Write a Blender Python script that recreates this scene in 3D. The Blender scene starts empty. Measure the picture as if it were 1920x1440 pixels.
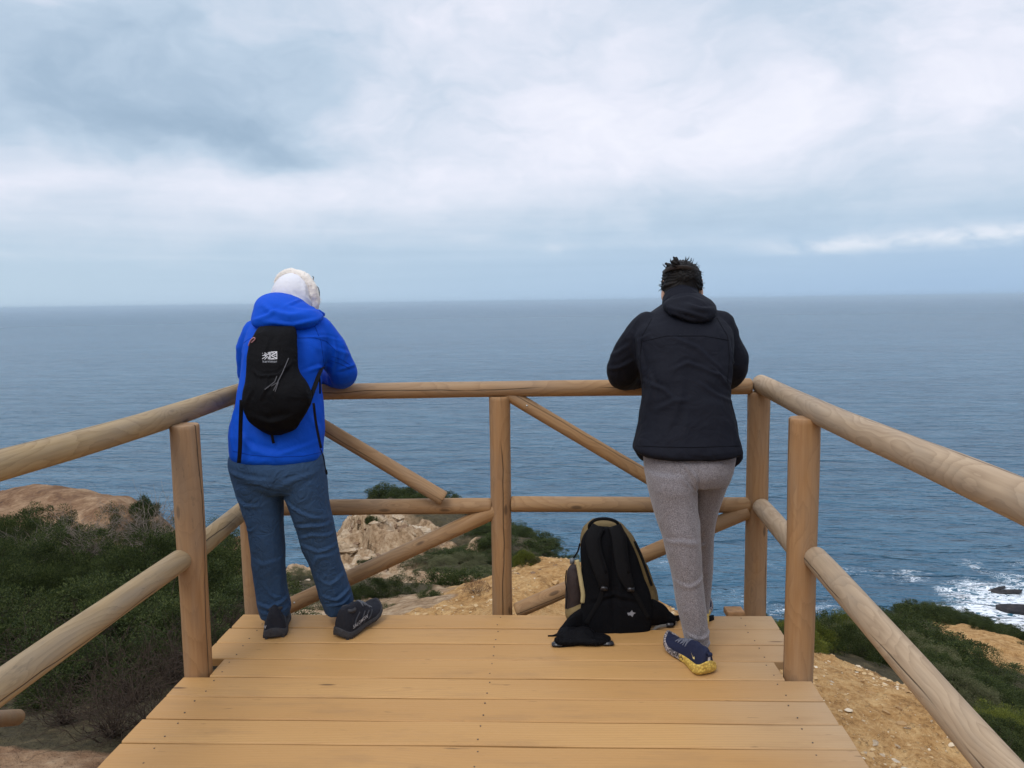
import bpy, bmesh, math, random
import numpy as np
from mathutils import Vector, Matrix
from mathutils.bvhtree import BVHTree

random.seed(7)
RNG = np.random.default_rng(11)
SC = bpy.context.scene
COL = SC.collection

# ------------------------------------------------------------------ camera
F = 1440.0                      # focal length in photo pixels (1920 wide)
CAM = np.array([0.0, 0.0, 1.5])
PITCH, ROLL = math.atan(155.0 / 1440.0), 0.0140
_f = np.array([0, math.cos(PITCH), -math.sin(PITCH)])
_u = np.array([0, math.sin(PITCH), math.cos(PITCH)])
_r = np.array([1.0, 0, 0])
_R = _r * math.cos(ROLL) - _u * math.sin(ROLL)
_U = _u * math.cos(ROLL) + _r * math.sin(ROLL)

cam_d = bpy.data.cameras.new('camera')
cam = bpy.data.objects.new('camera', cam_d)
COL.objects.link(cam)
cam.matrix_world = Matrix((( _R[0], _U[0], -_f[0], CAM[0]), (_R[1], _U[1], -_f[1], CAM[1]),
                           (_R[2], _U[2], -_f[2], CAM[2]), (0, 0, 0, 1)))
cam_d.sensor_width = 36.0
cam_d.lens = 36.0 * F / 1920.0
cam_d.clip_start = 0.05
cam_d.clip_end = 90000.0
SC.camera = cam


def ray(u, v):
    return _f + ((u - 960.0) / F) * _R - ((v - 720.0) / F) * _U


def P(u, v, d):
    """point that stands d metres ahead along the view's level axis"""
    r = ray(u, v)
    return CAM + r * (d / r[1])


def G(u, v, z=0.0):
    r = ray(u, v)
    return CAM + r * ((z - CAM[2]) / r[2])


# ------------------------------------------------------------------ objects
def tag(o, label=None, cat=None, group=None, kind=None):
    if label: o['label'] = label
    if cat: o['category'] = cat
    if group: o['group'] = group
    if kind: o['kind'] = kind
    return o


def empty(name, loc, label, cat, group=None):
    o = bpy.data.objects.new(name, None)
    COL.objects.link(o)
    o.location = loc
    o.empty_display_size = 0.1
    return tag(o, label, cat, group)


def mesh_of(name, V, Fc, smooth=True):
    me = bpy.data.meshes.new(name)
    V = np.asarray(V, dtype=np.float32)
    if isinstance(Fc, np.ndarray):
        n, k = Fc.shape
        me.vertices.add(len(V)); me.vertices.foreach_set('co', V.ravel())
        me.loops.add(n * k); me.loops.foreach_set('vertex_index', Fc.astype(np.int32).ravel())
        me.polygons.add(n)
        me.polygons.foreach_set('loop_start', np.arange(0, n * k, k, dtype=np.int32))
        me.polygons.foreach_set('loop_total', np.full(n, k, dtype=np.int32))
        me.update(calc_edges=True)
    else:
        me.from_pydata([tuple(map(float, v)) for v in V], [], [tuple(int(i) for i in f) for f in Fc])
    me.polygons.foreach_set('use_smooth', np.full(len(me.polygons), smooth, dtype=bool))
    me.validate()
    return me


def obj(name, V, Fc, mat, parent=None, smooth=True, local=True):
    """V in world coordinates; with a parent Empty they become relative to it"""
    me = mesh_of(name, V, Fc, smooth)
    if mat is not None: me.materials.append(mat)
    return link(name, me, parent)


def wloc(o):
    p = np.array(o.location)
    while o.parent is not None:
        o = o.parent
        p = p + np.array(o.location)
    return p


def link(name, me, parent=None):
    o = bpy.data.objects.new(name, me)
    COL.objects.link(o)
    if parent is not None:
        o.parent = parent
        w = wloc(parent)
        o.location = tuple(-w)
    return o


def join(*parts):
    V, Fc, n = [], [], 0
    for v, f in parts:
        V.append(np.asarray(v, dtype=float))
        Fc += [tuple(i + n for i in q) for q in f]
        n += len(v)
    return np.vstack(V), Fc


# ------------------------------------------------------------------ shapes
def loft(rings, cap=True):
    n = len(rings[0]); V = np.vstack(rings); Fc = []
    for i in range(len(rings) - 1):
        a, b = i * n, (i + 1) * n
        for j in range(n):
            k = (j + 1) % n
            Fc.append((a + j, a + k, b + k, b + j))
    if cap:
        Fc.append(tuple(range(n - 1, -1, -1)))
        m = (len(rings) - 1) * n
        Fc.append(tuple(range(m, m + n)))
    return V, Fc


def pring(v, u0, u1, d, b, n=40, e=2.3, slope=0.0):
    """level ring whose left/right ends show at u0,u1; depth centre d, half depth b"""
    A, B = P(u0, v, d), P(u1, v, d)
    c, h = (A + B) / 2, (B - A) / 2
    t = np.linspace(0, 2 * math.pi, n, endpoint=False)
    ct, st = np.cos(t), np.sin(t)
    x = np.sign(ct) * np.abs(ct) ** (2 / e)
    y = np.sign(st) * np.abs(st) ** (2 / e)
    return c + x[:, None] * h + y[:, None] * np.array([0, b, 0]) + (x * slope)[:, None] * np.array([0, 0, 1.0])


def smooth_rows(rows, k=3):
    """Catmull-Rom densify rows of numbers"""
    R = np.array(rows, dtype=float); out = []
    for i in range(len(R) - 1):
        p0, p1, p2, p3 = R[max(i - 1, 0)], R[i], R[i + 1], R[min(i + 2, len(R) - 1)]
        for j in range(k):
            t = j / k
            out.append(0.5 * (2 * p1 + (p2 - p0) * t + (2 * p0 - 5 * p1 + 4 * p2 - p3) * t * t + (3 * p1 - p0 - 3 * p2 + p3) * t ** 3))
    out.append(R[-1])
    return np.array(out)


def plof(rows, n=40, e=2.3, k=3):
    return loft([pring(*r, n=n, e=e) for r in smooth_rows(rows, k)])


def tube(pts, rad, n=16, flat=None, side=None, round_ends=True, k=1):
    """pts Nx3, rad scalar or list; flat = thickness factor across 'side' frame"""
    pts = np.asarray(pts, dtype=float)
    rad = np.full(len(pts), rad) if np.isscalar(rad) else np.asarray(rad, dtype=float)
    if k > 1 and len(pts) > 2:
        q = smooth_rows(np.hstack([pts, rad[:, None]]), k); pts, rad = q[:, :3], q[:, 3]
    T = np.gradient(pts, axis=0); T /= np.linalg.norm(T, axis=1)[:, None] + 1e-12
    ref = np.array([0, 0, 1.0]) if abs(T[0][2]) < .9 else np.array([1.0, 0, 0])
    if side is not None: ref = np.asarray(side, float)
    N = ref - T[0] * ref.dot(T[0]); N /= np.linalg.norm(N)
    rings = []; t = np.linspace(0, 2 * math.pi, n, endpoint=False)
    fl = 1.0 if flat is None else flat
    def ringat(p, N, B, r): return p + np.cos(t)[:, None] * N * r + np.sin(t)[:, None] * B * r * fl
    for i in range(len(pts)):
        N = N - T[i] * N.dot(T[i]); N /= np.linalg.norm(N)
        B = np.cross(T[i], N)
        if i == 0 and round_ends:
            for a in (80, 50, 25):
                a = math.radians(a); rings.append(ringat(pts[0] - T[0] * rad[0] * math.sin(a), N, B, rad[0] * math.cos(a)))
        rings.append(ringat(pts[i], N, B, rad[i]))
        if i == len(pts) - 1 and round_ends:
            for a in (25, 50, 80):
                a = math.radians(a); rings.append(ringat(pts[-1] + T[-1] * rad[-1] * math.sin(a), N, B, rad[-1] * math.cos(a)))
    return loft(rings)


def ribbon(pts, width, thick, wdir, k=1, taper=None):
    """flat strap: width along wdir, closed box section"""
    pts = np.asarray(pts, float)
    w = np.full(len(pts), width) if np.isscalar(width) else np.asarray(width, float)
    if k > 1 and len(pts) > 2:
        q = smooth_rows(np.hstack([pts, w[:, None]]), k); pts, w = q[:, :3], q[:, 3]
    T = np.gradient(pts, axis=0); T /= np.linalg.norm(T, axis=1)[:, None] + 1e-12
    rings = []
    for i in range(len(pts)):
        W = np.asarray(wdir, float); W = W - T[i] * W.dot(T[i]); W /= np.linalg.norm(W)
        N = np.cross(T[i], W)
        a, b = W * w[i] / 2, N * thick / 2
        c = pts[i]
        rings.append(np.array([c - a - b, c - a * .9 - b * 1.3, c + a * .9 - b * 1.3, c + a - b, c + a + b, c + a * .9 + b * 1.3, c - a * .9 + b * 1.3, c - a + b]))
    return loft(rings)


def ellipsoid(c, r, nu=24, nv=14, rot=None):
    rings = []
    t = np.linspace(0, 2 * math.pi, nu, endpoint=False)
    for i in range(nv + 1):
        a = -math.pi / 2 + math.pi * (i + .02) / (nv + .04)
        p = np.stack([np.cos(t) * math.cos(a), np.sin(t) * math.cos(a), np.full(nu, math.sin(a))], 1) * np.asarray(r)
        if rot is not None: p = p @ np.asarray(rot).T
        rings.append(p + np.asarray(c))
    return loft(rings)


def box(c, s, rot=None, bev=0.0):
    bm = bmesh.new(); bmesh.ops.create_cube(bm, size=1.0)
    for v in bm.verts: v.co = Vector((v.co.x * s[0], v.co.y * s[1], v.co.z * s[2]))
    if bev: bmesh.ops.bevel(bm, geom=bm.edges[:], offset=bev, segments=2, affect='EDGES')
    V = np.array([v.co[:] for v in bm.verts]); bm.verts.index_update()
    Fc = [tuple(v.index for v in f.verts) for f in bm.faces]; bm.free()
    if rot is not None: V = V @ np.asarray(rot).T
    return V + np.asarray(c), Fc


def fuse(parts, voxel=0.007, it=6):
    """one continuous skin over overlapping closed parts"""
    V, Fc = join(*parts)
    me = mesh_of('tmp', V, Fc)
    o = bpy.data.objects.new('tmp', me); COL.objects.link(o)
    bm = bmesh.new(); bm.from_mesh(me); bmesh.ops.recalc_face_normals(bm, faces=bm.faces[:]); bm.to_mesh(me); bm.free()
    m = o.modifiers.new('r', 'REMESH'); m.mode = 'VOXEL'; m.voxel_size = voxel
    s = o.modifiers.new('s', 'SMOOTH'); s.iterations = it; s.factor = .5
    dg = bpy.context.evaluated_depsgraph_get(); dg.update()
    e = o.evaluated_get(dg); m2 = bpy.data.meshes.new_from_object(e)
    V = np.empty(len(m2.vertices) * 3, np.float32); m2.vertices.foreach_get('co', V)
    N = np.empty(len(m2.vertices) * 3, np.float32); m2.vertices.foreach_get('normal', N)
    Fc = [tuple(p.vertices) for p in m2.polygons]
    bpy.data.objects.remove(o); bpy.data.meshes.remove(me); bpy.data.meshes.remove(m2)
    return V.reshape(-1, 3).astype(float), Fc, N.reshape(-1, 3).astype(float)


def poke_clean(Fc): return Fc


# ------------------------------------------------------------------ noise
def _hash(ix, iy, iz, seed):
    n = (ix.astype(np.int64) * 374761393 + iy.astype(np.int64) * 668265263 + iz.astype(np.int64) * 2147483647 + seed * 144269) & 0xFFFFFFFF
    n = ((n ^ (n >> 13)) * 1274126177) & 0xFFFFFFFF
    n = ((n ^ (n >> 16)) * 2246822519) & 0xFFFFFFFF
    return ((n ^ (n >> 15)) & 0xFFFFFF) / float(0xFFFFFF)


def noise(Q, seed=0):
    Q = np.asarray(Q, float); i = np.floor(Q).astype(np.int64); f = Q - i; f = f * f * f * (f * (f * 6 - 15) + 10)
    r = 0
    for dx in (0, 1):
        for dy in (0, 1):
            for dz in (0, 1):
                w = (f[:, 0] if dx else 1 - f[:, 0]) * (f[:, 1] if dy else 1 - f[:, 1]) * (f[:, 2] if dz else 1 - f[:, 2])
                r = r + w * _hash(i[:, 0] + dx, i[:, 1] + dy, i[:, 2] + dz, seed)
    return r * 2 - 1


def fbm(Q, oct=4, seed=0, gain=.5):
    Q = np.asarray(Q, float); s = 0; a = 1; t = 0
    for o in range(oct):
        s = s + a * noise(Q, seed + o * 17); t += a; a *= gain; Q = Q * 2.03 + 13.7
    return s / t


def ridged(Q, oct=3, seed=0):
    Q = np.asarray(Q, float); s = 0; a = 1; t = 0
    for o in range(oct):
        s = s + a * (1 - 2 * np.abs(noise(Q, seed + o * 31))); t += a; a *= .5; Q = Q * 2.1 + 5.3
    return s / t


def sstep(a, b, x):
    t = np.clip((x - a) / (b - a), 0, 1); return t * t * (3 - 2 * t)


def creases(V, N, lines, d):
    """hand placed folds: lines = (points [(u,v)..], height m, half width m); on the side towards -Y"""
    disp = np.zeros(len(V)); facing = sstep(.2, -.3, N[:, 1])
    for pts, amp, w in lines:
        q = np.array([P(u, v, d)[[0, 2]] for u, v in pts]); best = np.full(len(V), 9e9); sgn = np.zeros(len(V)); tt = np.zeros(len(V))
        L = 0; tot = sum(np.linalg.norm(q[i + 1] - q[i]) for i in range(len(q) - 1))
        X = V[:, [0, 2]]
        for i in range(len(q) - 1):
            a, b = q[i], q[i + 1]; ab = b - a; ll = np.linalg.norm(ab)
            t = np.clip(((X - a) @ ab) / (ll * ll), 0, 1); c = a + t[:, None] * ab; dd = np.linalg.norm(X - c, axis=1)
            s = (ab[0] * (X[:, 1] - a[1]) - ab[1] * (X[:, 0] - a[0])) / ll
            m = dd < best; best[m] = dd[m]; sgn[m] = s[m]; tt[m] = ((L + t * ll) / tot)[m]; L += ll
        env = np.sin(np.clip(tt, .03, .97) * math.pi) ** .5
        disp += amp * env * (np.exp(-(best / w) ** 2) - .55 * np.exp(-((np.abs(sgn - 1.5 * w) + (best - np.abs(sgn)).clip(0)) / (w * .9)) ** 2))
    return disp * facing
# ------------------------------------------------------------------ materials
class NT:
    def __init__(s, tree): s.t = tree; s.n = tree.nodes; s.l = tree.links
    def add(s, typ, **kw):
        x = s.n.new(typ)
        for k, v in kw.items(): setattr(x, k, v)
        return x
    def put(s, sock, v):
        if hasattr(v, 'is_output'): s.l.new(v, sock)
        elif isinstance(v, (tuple, list)) and len(v) == 3 and sock.type == 'RGBA': sock.default_value = (*v, 1)
        else: sock.default_value = v
    def math(s, op, a, b=None, c=None, clamp=False):
        x = s.add('ShaderNodeMath', operation=op, use_clamp=clamp)
        for i, v in enumerate((a, b, c)):
            if v is not None: s.put(x.inputs[i], v)
        return x.outputs[0]
    def vmath(s, op, a, b=None):
        x = s.add('ShaderNodeVectorMath', operation=op); s.put(x.inputs[0], a)
        if b is not None: s.put(x.inputs[1], b)
        return x.outputs[0]
    def noise(s, vec, scale, detail=3, rough=.5, dist=0, lac=2.0):
        x = s.add('ShaderNodeTexNoise'); s.put(x.inputs['Vector'], vec)
        for k, v in (('Scale', scale), ('Detail', detail), ('Roughness', rough), ('Distortion', dist), ('Lacunarity', lac)): s.put(x.inputs[k], v)
        return x.outputs['Fac']
    def voro(s, vec, scale, feature='F1', out='Distance', rand=1.0):
        x = s.add('ShaderNodeTexVoronoi', feature=feature); s.put(x.inputs['Vector'], vec); s.put(x.inputs['Scale'], scale); s.put(x.inputs['Randomness'], rand)
        return x.outputs[out]
    def map(s, vec, scale=(1, 1, 1), loc=(0, 0, 0), rot=(0, 0, 0)):
        x = s.add('ShaderNodeMapping'); s.put(x.inputs['Vector'], vec); s.put(x.inputs['Scale'], scale); s.put(x.inputs['Location'], loc); s.put(x.inputs['Rotation'], rot)
        return x.outputs[0]
    def rng(s, v, a, b, c=0.0, d=1.0, smooth=False):
        x = s.add('ShaderNodeMapRange', interpolation_type='SMOOTHSTEP' if smooth else 'LINEAR'); s.put(x.inputs[0], v)
        for i, q in enumerate((a, b, c, d)): s.put(x.inputs[i + 1], q)
        return x.outputs[0]
    def mix(s, f, a, b, blend='MIX'):
        x = s.add('ShaderNodeMix', data_type='RGBA', blend_type=blend); s.put(x.inputs[0], f); s.put(x.inputs[6], a); s.put(x.inputs[7], b)
        return x.outputs[2]
    def ramp(s, f, stops, interp='LINEAR'):
        x = s.add('ShaderNodeValToRGB'); s.put(x.inputs[0], f); e = x.color_ramp; e.interpolation = interp
        while len(e.elements) < len(stops): e.elements.new(.5)
        for q, (p, c) in zip(e.elements, stops): q.position = p; q.color = (*c, 1) if len(c) == 3 else c
        return x.outputs[0]
    def bump(s, h, strength=.3, dist=.01, normal=None):
        x = s.add('ShaderNodeBump'); s.put(x.inputs['Height'], h); s.put(x.inputs['Strength'], strength); s.put(x.inputs['Distance'], dist)
        if normal is not None: s.l.new(normal, x.inputs['Normal'])
        return x.outputs[0]
    def obj(s): return s.add('ShaderNodeTexCoord').outputs['Object']
    def pos(s): return s.add('ShaderNodeNewGeometry').outputs['Position']
    def attr(s, name, out='Fac'): return s.add('ShaderNodeAttribute', attribute_name=name).outputs[out]
    def sep(s, v):
        x = s.add('ShaderNodeSeparateXYZ'); s.put(x.inputs[0], v); return x.outputs
    def comb(s, a, b, c):
        x = s.add('ShaderNodeCombineXYZ')
        for i, v in enumerate((a, b, c)): s.put(x.inputs[i], v)
        return x.outputs[0]


def newmat(name):
    m = bpy.data.materials.new(name); m.use_nodes = True
    t = NT(m.node_tree); b = t.n['Principled BSDF']
    return m, t, b


def plain(name, col, rough=.6, spec=.5, var=.15, scale=40, bump=.0, sheen=0, metal=0):
    m, t, b = newmat(name)
    n = t.noise(t.obj(), scale, 4, .6)
    c2 = tuple(max(0, c * (1 - var)) for c in col); c1 = tuple(min(1, c * (1 + var)) for c in col)
    t.put(b.inputs['Base Color'], t.mix(t.rng(n, .3, .7), c2, c1))
    t.put(b.inputs['Roughness'], rough); t.put(b.inputs['Specular IOR Level'], spec); t.put(b.inputs['Metallic'], metal)
    if sheen: t.put(b.inputs['Sheen Weight'], sheen)
    if bump: t.put(b.inputs['Normal'], t.bump(n, bump, .003))
    return m


def fabric(name, col, rough=.75, spec=.25, weave=900, wb=.15, wr=.25, wrscale=9, var=.12, sheen=.0, stretch=(1, 1, 1)):
    """woven cloth: faint weave, soft creases in the normal, slight wear"""
    m, t, b = newmat(name); o = t.obj()
    w = t.noise(o, weave, 1, .5)
    c = t.noise(t.map(o, stretch), wrscale, 3, .55, 1.2)
    cr = t.math('ABSOLUTE', t.math('SUBTRACT', c, .5))
    big = t.noise(o, 5, 3)
    lo = tuple(x * (1 - var) for x in col); hi = tuple(min(1, x * (1 + var)) for x in col)
    t.put(b.inputs['Base Color'], t.mix(t.math('ADD', t.math('MULTIPLY', w, .5), t.math('MULTIPLY', big, .5)), lo, hi))
    t.put(b.inputs['Roughness'], t.rng(w, .2, .8, rough - .06, rough + .06)); t.put(b.inputs['Specular IOR Level'], spec)
    if sheen: t.put(b.inputs['Sheen Weight'], sheen); t.put(b.inputs['Sheen Roughness'], .5)
    n1 = t.bump(w, wb, .0012)
    t.put(b.inputs['Normal'], t.bump(cr, wr, .03, n1))
    return m


def heather(name, dark, light):
    m, t, b = newmat(name); o = t.obj()
    n = t.noise(o, 310, 2, .7); n2 = t.noise(o, 900, 1, .6); c = t.noise(o, 11, 3, .5, .8)
    f = t.rng(t.math('ADD', t.math('MULTIPLY', n, .6), t.math('MULTIPLY', n2, .4)), .38, .62)
    t.put(b.inputs['Base Color'], t.mix(f, dark, light)); t.put(b.inputs['Roughness'], .92); t.put(b.inputs['Specular IOR Level'], .1)
    t.put(b.inputs['Sheen Weight'], .25)
    t.put(b.inputs['Normal'], t.bump(t.math('ABSOLUTE', t.math('SUBTRACT', c, .5)), .25, .03, t.bump(n2, .35, .002)))
    return m


def log_wood(name, light, mid, dark, ring=.0062, grey=0.0, rc=.5):
    """turned softwood log, axis = local Z: growth rings cut by the surface, knots, drying checks"""
    m, t, b = newmat(name); o = t.obj(); s = t.sep(o)
    oi = t.add('ShaderNodeObjectInfo').outputs['Random']; off = t.math('MULTIPLY', oi, 37.0)
    zz = t.math('ADD', s[2], off)
    wob1 = t.noise(t.comb(0.0, off, t.math('MULTIPLY', zz, 1.5)), 1.0, 2, .5)
    wob2 = t.noise(t.comb(off, 3.0, t.math('MULTIPLY', zz, 1.5)), 1.0, 2, .5)
    px = t.math('ADD', s[0], t.math('MULTIPLY', t.math('SUBTRACT', wob1, .5), .11))
    py = t.math('ADD', s[1], t.math('MULTIPLY', t.math('SUBTRACT', wob2, .5), .11))
    # knots push the rings outwards
    kv = t.voro(t.comb(t.math('MULTIPLY', s[0], 9.0), t.math('MULTIPLY', s[1], 9.0), t.math('MULTIPLY', zz, 3.2)), 1.0, 'F1')
    knot = t.rng(kv, .0, .34, 1, 0, True)
    r = t.math('SQRT', t.math('ADD', t.math('MULTIPLY', px, px), t.math('MULTIPLY', py, py)))
    fine = t.noise(t.comb(t.math('MULTIPLY', s[0], 60.0), t.math('MULTIPLY', s[1], 60.0), t.math('MULTIPLY', zz, 2.5)), 1.0, 4, .6)
    r = t.math('ADD', r, t.math('MULTIPLY', knot, .018)); r = t.math('ADD', r, t.math('MULTIPLY', fine, .006))
    ph = t.math('FRACT', t.math('DIVIDE', r, ring))
    ringf = t.math('POWER', ph, 2.2)
    base = t.mix(t.rng(fine, .3, .7), light, mid)
    colr = t.mix(t.math('MULTIPLY', ringf, rc), base, dark)
    core = t.rng(kv, .05, .12, 1, 0, True)
    colr = t.mix(t.math('MULTIPLY', core, .75), colr, tuple(c * .35 for c in dark))
    # weather stains
    st = t.noise(t.comb(t.math('MULTIPLY', s[0], 6.0), t.math('MULTIPLY', s[1], 6.0), t.math('MULTIPLY', zz, 1.3)), 1.0, 4, .6)
    colr = t.mix(t.rng(st, .42, .70, 0, .50 + grey), colr, (.235, .195, .150))
    mold = t.noise(t.comb(t.math('MULTIPLY', s[0], 40.0), t.math('MULTIPLY', s[1], 40.0), t.math('MULTIPLY', zz, 11.0)), 1.0, 3, .7)
    colr = t.mix(t.math('MULTIPLY', t.rng(mold, .60, .70), t.rng(st, .5, .7, 0, .7)), colr, (.10, .08, .06))
    # drying checks
    an = t.math('ARCTAN2', s[1], s[0])
    cw = t.noise(t.comb(t.math('MULTIPLY', zz, 1.2), off, 0.0), 1.0, 3, .55)
    ck = t.math('ABSOLUTE', t.math('SUBTRACT', t.math('FRACT', t.math('ADD', t.math('MULTIPLY', an, .3183), t.math('ADD', t.math('MULTIPLY', cw, .55), off))), .5))
    gate = t.noise(t.comb(t.math('MULTIPLY', zz, 1.7), t.math('MULTIPLY', an, .35), off), 1.0, 1)
    chk = t.math('MULTIPLY', t.rng(ck, .006, .022, 1, 0), t.rng(gate, .42, .50))
    colr = t.mix(t.math('MULTIPLY', chk, .85), colr, (.03, .02, .012))
    t.put(b.inputs['Base Color'], colr)
    t.put(b.inputs['Roughness'], t.rng(ringf, 0, 1, .62, .75)); t.put(b.inputs['Specular IOR Level'], .3)
    h = t.math('SUBTRACT', t.math('MULTIPLY', ringf, .25), t.math('MULTIPLY', chk, 2.0))
    t.put(b.inputs['Normal'], t.bump(t.math('ADD', h, t.math('MULTIPLY', fine, .4)), .55, .0022))
    return m


def deck_wood():
    m, t, b = newmat('deck_boards'); o = t.obj(); s = t.sep(o); pid = t.attr('pid'); off = t.math('MULTIPLY', pid, 13.37)
    g = t.attr('plk', 'Vector'); gs = t.sep(g)          # x along the board, y across it, z height
    x = t.math('ADD', gs[0], off); y = gs[1]
    wob = t.noise(t.comb(t.math('MULTIPLY', x, .8), off, 0.0), 1.0, 2)
    kv = t.voro(t.comb(t.math('MULTIPLY', x, 1.7), t.math('ADD', t.math('MULTIPLY', y, 9.0), off), 0.0), 1.0, 'F1')
    yy = t.math('ADD', y, t.math('MULTIPLY', t.math('SUBTRACT', wob, .5), .16))
    yy = t.math('ADD', yy, t.math('MULTIPLY', t.rng(kv, 0, .3, 1, 0, True), .02))
    fine = t.noise(t.comb(t.math('MULTIPLY', x, 3.0), t.math('MULTIPLY', y, 120.0), off), 1.0, 4, .65)
    bow = t.math('ADD', t.math('ABSOLUTE', yy), t.math('MULTIPLY', fine, .006))
    ph = t.math('POWER', t.math('FRACT', t.math('DIVIDE', bow, .014)), 2.0)
    tone = t.noise(t.comb(t.math('MULTIPLY', x, .5), t.math('MULTIPLY', y, 2.0), off), 1.0, 3)
    rb = t.math('FRACT', t.math('MULTIPLY', t.math('SINE', t.math('MULTIPLY', pid, 91.7)), 437.5))
    col = t.mix(t.rng(tone, .3, .7), (.420, .228, .078), (.520, .305, .116))
    col = t.mix(t.math('MULTIPLY', ph, t.rng(tone, .3, .7, .14, .40)), col, (.29, .145, .048))
    col = t.mix(t.rng(rb, 0, 1, 0, .5), col, (.40, .215, .075))
    # the end near the open side is bleached to grey
    col = t.mix(t.math('MULTIPLY', t.rng(t.math('ADD', s[0], t.math('MULTIPLY', tone, .8)), 1.05, 1.75), .62), col, (.36, .285, .20))
    st = t.noise(t.comb(t.math('MULTIPLY', x, 2.2), t.math('MULTIPLY', y, 11.0), off), 1.0, 5, .65)
    col = t.mix(t.rng(st, .52, .76, 0, .5), col, (.27, .155, .07))
    sp = t.noise(t.comb(t.math('MULTIPLY', x, 9.0), t.math('MULTIPLY', y, 60.0), off), 1.0, 2, .5)
    col = t.mix(t.math('MULTIPLY', t.rng(kv, .035, .075, 1, 0), t.rng(rb, .0, .3, .3, .85)), col, (.10, .05, .02))
    col = t.mix(t.rng(sp, .71, .77, 0, .6), col, (.12, .07, .03))
    t.put(b.inputs['Base Color'], col)
    t.put(b.inputs['Roughness'], t.rng(fine, .3, .7, .5, .68)); t.put(b.inputs['Specular IOR Level'], .35)
    t.put(b.inputs['Normal'], t.bump(t.math('ADD', t.math('MULTIPLY', fine, .7), t.math('MULTIPLY', ph, .3)), .4, .002))
    return m


def leaf_mat(name, a, b_, c, trans=.25):
    m, t, b = newmat(name)
    isl = t.add('ShaderNodeNewGeometry').outputs['Random Per Island']
    oi = t.add('ShaderNodeObjectInfo').outputs['Random']
    big = t.noise(t.pos(), 1.1, 3, .6)
    col = t.ramp(t.math('ADD', t.math('MULTIPLY', isl, .6), t.math('ADD', t.math('MULTIPLY', big, .5), -.05)), [(0.1, a), (.5, b_), (.95, c)])
    col = t.mix(t.math('MULTIPLY', oi, .25), col, tuple(x * .75 for x in a))
    t.put(b.inputs['Base Color'], col); t.put(b.inputs['Roughness'], .6); t.put(b.inputs['Specular IOR Level'], .14)
    tr = t.add('ShaderNodeBsdfTranslucent'); t.put(tr.inputs[0], col)
    mx = t.add('ShaderNodeMixShader'); t.put(mx.inputs[0], trans); t.l.new(b.outputs[0], mx.inputs[1]); t.l.new(tr.outputs[0], mx.inputs[2])
    t.l.new(mx.outputs[0], t.n['Material Output'].inputs[0])
    return m


def rock_mat(name, a, b_, c, scale=1.0):
    m, t, b = newmat(name); o = t.pos()
    n = t.noise(o, 1.3 * scale, 6, .65, .4); n2 = t.noise(o, 9 * scale, 5, .7); v = t.voro(t.map(o, (1, 1, 2.2)), 2.2 * scale, 'DISTANCE_TO_EDGE')
    col = t.ramp(t.math('ADD', t.math('MULTIPLY', n, .6), t.math('MULTIPLY', n2, .4)), [(.3, a), (.5, b_), (.68, c)])
    t.put(b.inputs['Base Color'], col); t.put(b.inputs['Roughness'], .9); t.put(b.inputs['Specular IOR Level'], .2)
    t.put(b.inputs['Normal'], t.bump(t.math('ADD', n2, t.math('MULTIPLY', t.rng(v, 0, .06), .5)), .7, .06 / scale))
    return m
# ------------------------------------------------------------------ light and sky
SUN_EL, SUN_AZ = math.radians(52), math.radians(212)     # behind the viewer, a little to the left
SEA = -50.0
sd = bpy.data.lights.new('sun', 'SUN'); sun = bpy.data.objects.new('sun', sd); COL.objects.link(sun)
sd.energy = 1.35; sd.angle = math.radians(32); sd.color = (1.0, .955, .89)
to_sun = Vector((math.sin(SUN_AZ) * math.cos(SUN_EL), math.cos(SUN_AZ) * math.cos(SUN_EL), math.sin(SUN_EL)))
sun.rotation_euler = to_sun.to_track_quat('Z', 'Y').to_euler(); sun.location = (0, 0, 30)


def azel(u, v):
    r = ray(u, v); r = r / np.linalg.norm(r)
    return math.atan2(r[0], r[1]), math.asin(r[2])


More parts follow.
